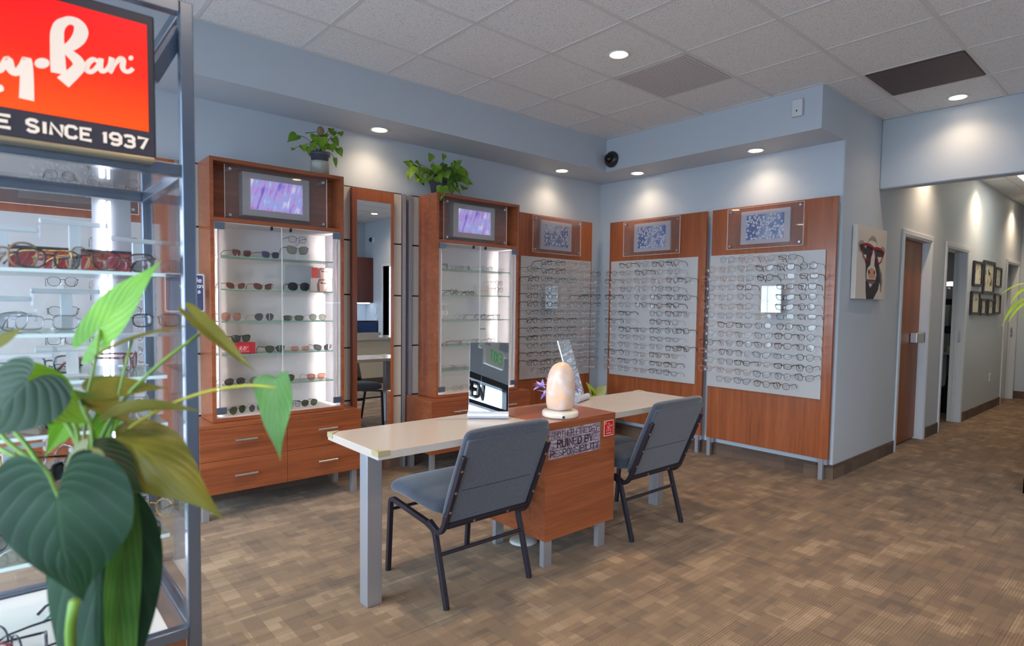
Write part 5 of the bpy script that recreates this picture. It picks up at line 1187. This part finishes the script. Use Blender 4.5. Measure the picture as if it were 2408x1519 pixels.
M('lit_panel', bx(SX0+.03, -4.7365, sy-.002, sy, 1.7288, 1.956), m_red(), t2)
LW = plain('lit_letter_white', (226, 206, 190), .4, emit=(240, 214, 192), es=.18)
def pxs(P, s=3.038, ox=0, oy=0): return [SP(ox+x/s, oy+y/s, .003) for x, y in P]
fS = lambda u, v, d: (u, sy-.002-d, v)
k = 1.55/FPX/3.038
def scr(P, w):
    w = [q*k for q in w] if isinstance(w, (list, tuple)) else w*k; stroke(bm, pxs(P), w, fS, .002)
def smooth(P, n=4):
    out = []
    for i in range(len(P)-1):
        p0, p1, p2, p3 = P[max(i-1, 0)], P[i], P[i+1], P[min(i+2, len(P)-1)]
        for j in range(n):
            s = j/n; out.append(tuple(.5*(2*p1[c]+(p2[c]-p0[c])*s+(2*p0[c]-5*p1[c]+4*p2[c]-p3[c])*s*s+(3*p1[c]-p0[c]-3*p2[c]+p3[c])*s**3) for c in (0, 1)))
    out.append(P[-1]); return out
def ribbon(P, w):
    Q = smooth(P); n = len(P)-1
    if isinstance(w, (list, tuple)): W_2 = [w[min(i//4, n)]*(1-(i % 4)/4)+w[min(i//4+1, n)]*(i % 4)/4 for i in range(len(Q))]
    else: W_2 = w
    scr(Q, W_2)
def letter(nm, *segs):
    global bm
    bm = B()
    for P_, w_ in segs: ribbon(P_, w_)
    M(nm, bm, LW, t2)
letter('letter', ([(420, 525), (414, 440), (410, 340), (408, 250), (425, 185), (470, 152), (520, 150), (565, 180), (580, 225), (560, 280), (515, 325), (472, 352), (510, 392), (550, 430), (568, 468), (545, 505), (500, 548), (450, 590)], [70, 68, 64, 60, 52, 40, 44, 58, 66, 62, 50, 34, 48, 56, 56, 56, 60, 66]))
letter('letter', ([(700, 440), (665, 425), (628, 455), (618, 495), (640, 515), (675, 500), (712, 455), (722, 418), (716, 470), (725, 508), (760, 500), (790, 455), (800, 415)], [20, 25, 28, 28, 24, 22, 24, 24, 28, 26, 20, 22, 24]))
letter('letter', ([(800, 412), (790, 470), (785, 515), (820, 460), (858, 420), (880, 430), (876, 480), (895, 510), (925, 510), (950, 490)], [28, 27, 24, 18, 24, 28, 28, 24, 22, 20]))
M('hyphen', prism(B(), [SP((300+54*cos(a*pi/9))/3.038, (452+37*sin(a*pi/9))/3.038, .003) for a in range(18)], fS, 0, .002), LW, t2)
M('dot', prism(B(), [SP((935+17*cos(a*pi/9))/3.038, (415+17*sin(a*pi/9))/3.038, .003) for a in range(18)], fS, 0, .002), LW, t2)
letter('letter', ([(-60, 400), (-40, 480), (0, 500), (40, 440), (60, 430), (80, 500), (118, 520), (160, 470), (192, 425), (192, 520), (192, 620), (190, 712)], [36, 36, 30, 30, 38, 40, 32, 30, 40, 56, 60, 64]))
letter('letter_tail', ([(-30, 640), (0, 630), (-10, 610)], [30, 34, 20]))
xl, _ = SP(178/3.038, 950/3.038); u_ = xl+.003
for w_ in ('SINCE', '1937'):
    bm = B(); u_ = word(bm, w_, u_, 1.690, .0175, .0225, .0068, .0062, fS, .0014)+.0131; M('slogan_word', bm, LW, t2)
bm = B(); word(bm, 'NE', xl-.067, 1.690, .0192, .0225, .0075, .0062, fS, .0014); M('slogan_word', bm, LW, t2)

# eyewear in the showcase --------------------------------------------------
rnd = random.Random(21); SG = 'eyewear on the showcase shelves'
zn = {1.428: 'top shelf', 1.285: 'second shelf', 1.178: 'third shelf', 1.06: 'fourth shelf', .93: 'fifth shelf', .78: 'lowest glass shelf', Z0+.004: 'white deck'}
cols_ = [((206, 176, 150), .0026, 'clear', 0, .5, 'clear beige'), ((44, 30, 26), .0022, 'clear', 0, 0, 'dark tortoiseshell'), ((190, 150, 80), .0014, 'clear', 1, 0, 'gold wire'), ((30, 34, 50), .002, 'clear', 0, 0, 'navy'), ((60, 110, 106), .0018, 'clear', 0, 0, 'teal'), ((140, 60, 62), .0018, 'clear', 0, 0, 'red'), ((160, 164, 172), .0013, 'clear', 1, 0, 'silver wire'), ((36, 34, 38), .002, 'dark', 0, 0, 'black')]
PL = [ # x, y, shelf z, shape, colour, rz, flat
 (-4.98, -2.68, 1.428, 'oversize', 0, .5, 0), (-4.9, -2.66, 1.428, 'square', 1, .3, 0), (-4.82, -2.62, 1.428, 'oversize', 2, 1.0, 0), (-4.76, -2.68, 1.428, 'way', 1, .2, 0), (-5.1, -2.6, 1.428, 'round', 0, .2, 0), (-4.87, -2.55, 1.428, 'panto', 2, -.4, 0),
 (-5.0, -2.6, 1.285, 'way', 6, .3, 0), (-4.9, -2.55, 1.285, 'rect', 6, .1, 0), (-5.12, -2.55, 1.285, 'cat', 3, .2, 0),
 (-5.02, -2.6, 1.178, 'rect', 6, .1, 0), (-4.9, -2.56, 1.178, 'square', 3, -.1, 0), (-4.72, -2.48, 1.428, 'panto', 6, .3, 0), (-4.72, -2.46, 1.285, 'rect', 3, .3, 0), (-5.06, -2.46, 1.06, 'square', 0, .1, 0), (-5.05, -2.46, .93, 'panto', 2, .1, 0), (-5.15, -2.6, 1.178, 'rect', 6, .2, 0), (-4.73, -2.55, 1.178, 'cat', 5, 1.2, 0),
 (-5.0, -2.66, 1.06, 'square', 6, .8, 1), (-4.9, -2.62, 1.06, 'round', 1, 1.3, 1), (-4.82, -2.56, 1.06, 'panto', 2, .4, 1), (-4.74, -2.64, 1.06, 'square', 0, 2.1, 1), (-5.1, -2.58, 1.06, 'cat', 3, .1, 1), (-4.86, -2.48, 1.06, 'way', 7, .5, 1), (-4.7, -2.5, 1.06, 'rect', 6, 1.1, 1),
 (-4.98, -2.66, .93, 'square', 6, .5, 1), (-4.88, -2.6, .93, 'way', 7, 1.2, 1), (-4.8, -2.66, .93, 'panto', 3, .3, 1), (-4.72, -2.58, .93, 'cat', 5, 1.9, 1), (-5.08, -2.56, .93, 'rect', 1, .9, 1), (-4.9, -2.48, .93, 'round', 6, .2, 1),
 (-4.76, -2.62, .78, 'panto', 5, .7, 1), (-4.72, -2.7, .78, 'square', 1, 1.8, 1), (-4.8, -2.5, .78, 'way', 7, .4, 1), (-4.98, -2.6, .78, 'cat', 3, .3, 1), (-4.86, -2.68, .78, 'round', 6, 1.3, 1), (-4.69, -2.56, .78, 'round', 2, 2.4, 1),
 (-4.99, -2.69, Z0+.004, 'oversize', 3, 1.9, 0), (-4.93, -2.76, Z0+.004, 'panto', 3, 1.5, 0), (-5.03, -2.77, Z0+.004, 'cat', 5, .8, 0), (-4.78, -2.5, Z0+.004, 'panto', 3, 1.3, 0), (-4.77, -2.6, Z0+.004, 'cat', 4, 1.0, 0), (-4.75, -2.71, Z0+.004, 'square', 1, .9, 0), (-4.88, -2.68, Z0+.004, 'rect', 3, 1.8, 0), (-5.12, -2.66, Z0+.004, 'way', 7, .2, 0)]
seen = {}
for x, y, z, s, ci, rz, flat in PL:
    rgb, r, ln_, mt, cl, cn = cols_[ci]; zk = zn[z]; seen[(zk, cn, s)] = seen.get((zk, cn, s), 0)+1
    b = SH[s][1]; sn = {'oversize': 'oversized', 'way': 'bold square', 'rect': 'rectangular', 'panto': 'rounded', 'cat': 'cat-eye'}.get(s, s)
    sp_ = 'left of the light tube' if x < -4.85 else ('beside the light tube' if x < -4.76 else 'near the front post')
    put((s, rgb, r, ln_, mt, cl), (x, y, z+b+r*1.3+.0005), (0, 0, rz), '%s %s glasses on the showcase %s, %s' % (cn, sn, zk, sp_), 'eyeglasses', SG)
# clear acrylic risers: foot, slanted neck and a cross bar
def riser(x, y, z, rz, h, label):
    t = thing('display_riser', label, 'riser', (x, y, z), rz, 'acrylic risers in the showcase'); W4 = WM[t]
    def bb(*a, **k2):
        bm = bx(*a)
        for v in bm.verts: v.co = W4 @ v.co
        return bm
    M('foot', bb(-.03, .03, -.02, .02, 0, .004), ACRYW, t, bev=.001); M('neck', bb(-.012, .012, -.003, .003, .004, h), ACRYW, t, bev=.001); M('cross_bar', bb(-.07, .07, -.006, .006, h, h+.012), ACRYW, t, bev=.003)
    M('end_cap', bb(.07, .076, -.012, .012, h-.012, h+.024), ACRYL, t, bev=.002)
for i, (x, y, z, rz, h, lab) in enumerate(((-5.0, -2.52, 1.285, .1, .07, 'left riser'), (-4.86, -2.5, 1.285, .1, .09, 'right riser'), (-4.98, -2.45, 1.428, .05, .1, 'left riser'), (-4.84, -2.5, 1.428, .1, .12, 'right riser'), (-4.97, -2.68, 1.178, .05, .05, 'front left riser'), (-4.86, -2.62, 1.178, -.05, .06, 'middle riser'), (-4.88, -2.45, 1.06, .05, .07, 'rear riser'), (-4.71, -2.44, 1.178, .4, .08, 'riser beside the post'), (-4.7, -2.46, 1.428, .4, .09, 'riser beside the post'), (-5.12, -2.46, 1.428, .05, .05, 'far left riser'), (-4.99, -2.4, 1.285, .05, .03, 'low rear riser'), (-5.1, -2.55, 1.178, .05, .07, 'far left riser'), (-5.02, -2.56, 1.06, .3, .05, 'low left riser'), (-4.8, -2.44, 1.06, .6, .08, 'right riser'), (-4.98, -2.5, .93, .2, .06, 'left riser'), (-4.82, -2.5, .93, .9, .05, 'right riser'), (-4.74, -2.48, .78, .4, .06, 'rear riser'))):
    riser(x, y, z, rz, h, 'frosted acrylic %s on the showcase %s' % (lab, zn[z]))

# ================================================================ PICTURES
t = thing('cow_canvas', 'canvas painting of a black and white cow wearing red glasses', 'painting', (.55, LY, 1.45))
c0, c1, cz0, cz1, cy = .213, .885, 1.45, 2.05, LY-.042
# the painting is stretched on a deep frame
cv = M('canvas', bx(c0, c1, cy, LY-.004, cz0, cz1), plain('canvas_cream', (208, 198, 186), .7), t, bev=.002)
cw, chh = c1-c0, cz1-cz0
def CP(u, v, d): return (c0+cw*u, cy-.0003-d, cz0+chh*v)
def cpx(P):  # picture coordinates measured from the top left
    return [((x-255)/(700-255), 1-(y-150)/(1400-150)) for x, y in P]
cols = [plain('cow_%s' % n_, c_, .7) for n_, c_ in (('black', (52, 46, 54)), ('grey', (112, 104, 106)), ('white', (214, 204, 192)), ('muzzle', (210, 150, 116)), ('red', (150, 24, 34)), ('nostril', (60, 34, 34)), ('tuft', (150, 142, 130)))]
bm = B()
def cp(P, d, mi): prism(bm, cpx(P), CP, d, d+.0006, mi)
cp([(395, 1080), (540, 1060), (560, 700), (600, 820), (640, 950), (640, 1260), (620, 1270), (610, 1080), (590, 1220), (520, 1395), (415, 1400), (400, 1250)], 0, 0)
cp([(580, 800), (625, 900), (648, 1060), (636, 1265), (625, 1262), (612, 1000)], .0006, 1)
cp([(600, 1100), (612, 1200), (560, 1300), (540, 1395), (640, 1398), (650, 1200)], .0003, 2)
cp([(262, 480), (285, 420), (330, 405), (352, 440), (345, 500), (310, 620), (285, 600)], 0, 6); cp([(285, 480), (340, 470), (400, 600), (350, 640), (300, 560)], .0006, 0)
cp([(590, 500), (625, 440), (668, 460), (680, 530), (650, 620), (600, 640)], 0, 6); cp([(560, 520), (640, 510), (670, 560), (640, 630), (570, 640)], .0006, 0)
cp([(390, 480), (560, 490), (590, 620), (560, 800), (550, 1060), (395, 1060), (385, 800), (350, 620)], .0012, 0)
cp([(405, 460), (410, 380), (450, 310), (485, 292), (515, 320), (540, 390), (530, 470), (470, 500)], .0018, 6); cp([(410, 440), (415, 395), (470, 380), (530, 400), (525, 470), (470, 490)], .0021, 2)
cp([(468, 540), (500, 540), (515, 640), (510, 800), (535, 870), (410, 870), (450, 800), (462, 640)], .0024, 2)
cp([(410, 870), (470, 825), (530, 860), (548, 960), (535, 1050), (470, 1075), (400, 1050), (398, 960)], .003, 2); cp([(425, 880), (470, 850), (520, 880), (530, 1000), (500, 1040), (440, 1040), (418, 980)], .0036, 3)
cp([(420, 890), (440, 900), (446, 950), (430, 970), (418, 940)], .0042, 5); cp([(500, 905), (520, 900), (522, 945), (508, 965)], .0042, 5); cp([(400, 1060), (535, 1050), (530, 1100), (490, 1135), (430, 1120), (405, 1085)], .0036, 1); cp([(430, 1125), (490, 1135), (455, 1200)], .0042, 2); cp([(410, 1065), (530, 1058), (520, 1072), (420, 1078)], .0046, 5)
cp([(345, 640), (385, 640), (385, 700), (365, 700)], .0018, 2); cp([(555, 640), (615, 650), (580, 740)], .0018, 2)
def cst(P, w, d=.005):
    Q = [(CP(u_2, v_2, 0)[0], CP(u_2, v_2, 0)[2]) for u_2, v_2 in cpx(P)]; stroke(bm, Q, w, lambda u_2, v_2, dd: (u_2, cy-.0003-d-dd, v_2), .0008, 4)
cst([(325, 480), (370, 465), (430, 468), (470, 490), (490, 520), (520, 500), (560, 495), (610, 515), (650, 555)], .022)
cst([(325, 480), (318, 560), (335, 660), (365, 720), (410, 735), (445, 690), (465, 600), (478, 520)], .013); cst([(650, 555), (640, 620), (610, 720), (580, 765), (550, 745), (525, 660), (512, 560), (515, 510)], .013)
M('painted_cow', bm, cols, cv)
# frames in the hallway
FR = [(4.08, 4.5, 1.675, 1.985, 'small frame, upper left of the hallway group'), (4.585, 5.2, 1.587, 2.022, 'largest frame in the middle of the hallway group'), (5.245, 5.625, 1.693, 1.968, 'small frame, upper right of the hallway group'),
      (4.035, 4.455, 1.32, 1.612, 'frame at the lower left of the hallway group'), (4.51, 4.83, 1.312, 1.528, 'small square frame, second in the lower hallway row'), (4.91, 5.235, 1.31, 1.526, 'small square frame, third in the lower hallway row'), (5.285, 5.655, 1.325, 1.61, 'frame at the lower right, partly behind palm fronds')]
for i, (a, b, c, d_, lab) in enumerate(FR):
    t = thing('picture_frame', 'black framed print, '+lab, 'picture', ((a+b)/2, LY, c), 0, None); w = .035 if i != 1 else .05
    bm = B(); yy0, yy1 = LY-.028, LY-.003
    box(bm, a, a+w, yy0, yy1, c, d_); box(bm, b-w, b, yy0, yy1, c, d_); box(bm, a+w, b-w, yy0, yy1, c, c+w*.8); box(bm, a+w, b-w, yy0, yy1, d_-w*.8, d_); M('frame', bm, plain('dark_picture_frame', (44, 38, 46), .4), t, bev=.002)
    M('print', bx(a+w, b-w, LY-.012, LY-.003, c+w*.8, d_-w*.8), plain('print_paper', (206, 202, 176), .6), t); bm = B(); rnd = random.Random(i+40); n_ = 14 if i == 1 else 5
    for k in range(n_):
        u_1 = rnd.uniform(a+w+.04, b-w-.06); v_1 = rnd.uniform(c+w+.02, d_-w-.05); box(bm, u_1, u_1+rnd.uniform(.02, .1 if i == 1 else .03), LY-.0135, LY-.012, v_1, v_1+rnd.uniform(.015, .07), k % 3)
    M('drawing', bm, [plain('sketch_ochre', (176, 138, 90), .6), plain('sketch_grey', (120, 116, 104), .6), plain('sketch_pale', (190, 176, 140), .6)], t)

# ================================================================ BEHIND: reception, entrance, exam room
t = thing('reception_counter', 'white topped reception counter opposite the tall mirror', 'counter', (-.2, -5.2, 0))
M('counter_front', bx(-1.5, HX-.002, -5.02, -4.98, 0, .74), plain('counter_cream', (196, 182, 158), .5), t); M('counter_top', bx(-1.52, HX-.002, -5.6, -4.94, .74, .78), WHITE, t, bev=.002); M('transaction_ledge', bx(-1.5, -.1, -5.1, -4.98, .78, .86), WHITE, t, bev=.002); M('counter_plinth', bx(-1.49, HX-.01, -4.985, -4.97, 0, .1), BASEB, t)
t = thing('wall_cabinet', 'mahogany wall cabinet with a light strip below, reception wall', 'cabinet', (.35, -7.0, 1.36))
M('cabinet_body', bx(-.6, .77, YB+.002, -6.85, 1.36, 2.26), WOODK, t, bev=.002); M('light_strip', bx(-.55, .72, -6.95, -6.9, 1.345, 1.36), emis('under_cabinet_light', (225, 235, 255), 8), t)
for x in (-.15, .31): M('door_gap', bx(x-.002, x+.002, -6.851, -6.849, 1.37, 2.25), BLACK, t)
M('back_panel', bx(-.6, .77, YB+.002, YB+.02, .8, 1.345), plain('white_backsplash', (210, 220, 232), .3), t)
t = thing('back_desk', 'pale desk against the reception wall under the cabinet', 'desk', (.1, -6.9, 0))
M('desk_top', bx(-.6, .765, YB+.02, -6.55, .74, .78), WHITE, t); M('desk_base', bx(-.6, .765, YB+.02, -6.62, 0, .74), WOODK, t)
t = thing('office_chair', 'navy mesh office chair behind the reception counter', 'chair', (.05, -6.0, 0))
M('seat', bx(-.2, .3, -6.2, -5.75, .44, .52), plain('navy_mesh', (40, 62, 110), .8), t, bev=.02); M('backrest', bx(-.18, .28, -5.78, -5.73, .6, 1.02), MATS['navy_mesh'], t, bev=.02)
M('backrest_frame', tube(B(), [(-.19, -5.75, .6), (-.19, -5.75, 1.03), (.29, -5.75, 1.03), (.29, -5.75, .6)], .014, 8, closed=True), BLACK, t); M('gas_post', cyl(B(), (.05, -6, .08), (.05, -6, .45), .025), BLACK, t)
bm = B()
for k in range(5): a = 2*pi*k/5; tube(bm, [(.05, -6, .08), (.05+.28*cos(a), -6+.28*sin(a), .05)], .016, 6); lathe(bm, [(.002, -.05), (.025, -.045), (.025, .0), (.002, .005)], (.05+.28*cos(a), -6+.28*sin(a), .05), 10)
M('star_base', bm, BLACK, t)
t = thing('wall_switch', 'white switch plates on the reception wall beside the desk', 'switch', (HX, -6.7, 1.0))
M('plate', bx(HX-.012, HX, -6.78, -6.7, 1.14, 1.27), WHITEP, t); M('lower_plate', bx(HX-.012, HX, -6.76, -6.68, .98, 1.08), WHITEP, t)
# exit sign over the entrance, seen in the table mirror
t = thing('exit_sign', 'white exit sign with green letters hung near the storefront', 'sign', (-5.55, -4.7, 2.41))
M('housing', bx(-5.58, -5.53, -4.87, -4.53, 2.41, 2.65), plain('exit_white', (218, 218, 210), .4), t, bev=.008); M('hanger', bx(-5.57, -5.54, -4.78, -4.62, 2.65, H), MATS['exit_white'], t)
bm = B(); word(bm, 'EXIT', -4.82, 2.46, .05, .14, .014, .016, lambda u, v, d: (-5.529+d, u, v), .0012)
M('lettering', bm, plain('exit_green', (40, 150, 70), .4, emit=(40, 170, 80), es=.3), t)
for y_ in (-4.9, -4.5):
    M('lamp_arm', bx(-5.56, -5.55, y_-.04, y_+.04, 2.61, 2.63), MATS['exit_white'], t); M('lamp_head', lathe(B(), [(.002, -.03), (.03, -.03), (.045, .02), (.002, .022)], (-5.555, y_-.03 if y_ < -4.7 else y_+.03, 2.62), 16, axis='x'), MATS['exit_white'], t)
t = thing('open_sign', 'dark three-dimensional OPEN sign hanging in the entrance window', 'sign', (-5.75, -4.6, 2.05))
bm = B(); word(bm, 'OPEN', 4.36, 2.07, .095, .17, .02, .042, lambda u, v, d: (-5.79-d, -u, v), .04); M('letters', bm, plain('open_dark_brown', (52, 42, 46), .4), t)
M('hanging_bar', bx(-5.81, -5.79, -4.82, -4.36, 2.24, 2.25), STEEL, t)
for y_ in (-4.75, -4.45): M('hanging_cord', bx(-5.802, -5.798, y_-.002, y_+.002, 2.25, H), STEEL, t)
# exam room glimpsed through the second hall door
t = thing('exam_unit', 'exam stand with pale lamp and dark hoses behind the second hall door', 'equipment', (4.62, -2.1, 0)); EG = plain('equipment_grey', (176, 178, 182), .4)
M('column', bx(4.66, 4.78, -2.16, -2.02, 0, 1.5), EG, t, bev=.01); M('desk_shelf', bx(4.42, 4.66, -2.33, -1.95, .78, .82), EG, t, bev=.01)
M('lamp_arm', tube(B(), arc([(4.7, -2.1, 1.5), (4.7, -2.1, 1.66), (4.52, -2.18, 1.66)], .05), .014, 8), EG, t); M('lamp_head', lathe(B(), [(.002, -.02), (.09, -.02), (.1, .0), (.08, .03), (.002, .04)], (4.5, -2.2, 1.71), 20), emis('exam_lamp', (255, 250, 230), 1.0), t)
M('instrument_arm', bx(4.5, 4.66, -2.12, -2.09, 1.5, 1.53), EG, t); M('instrument', bx(4.46, 4.55, -2.26, -2.12, 1.44, 1.52), BLACK, t, bev=.01); M('scope', bx(4.46, 4.54, -2.24, -2.16, 1.06, 1.16), BLACK, t, bev=.015); M('scope_stand', cyl(B(), (4.5, -2.2, .82), (4.5, -2.2, 1.06), .02), EG, t)
M('keypad', bx(4.46, 4.52, -2.26, -2.2, .82, .9), plain('cream_keypad', (220, 210, 160), .5), t)
for k in range(3): M('hose', tube(B(), arc([(4.5+.01*k, -2.2, .79), (4.44-.01*k, -2.3, .52-.06*k), (4.5, -2.23, .3), (4.56, -2.16, .1)], .15), .012, 6), BLACK, t)
M('stool_base', lathe(B(), [(.002, 0), (.13, 0), (.13, .3), (.05, .36), (.04, .5), (.002, .5)], (4.6, -2.22, 0), 20), BLACK, t)

drop_protos()
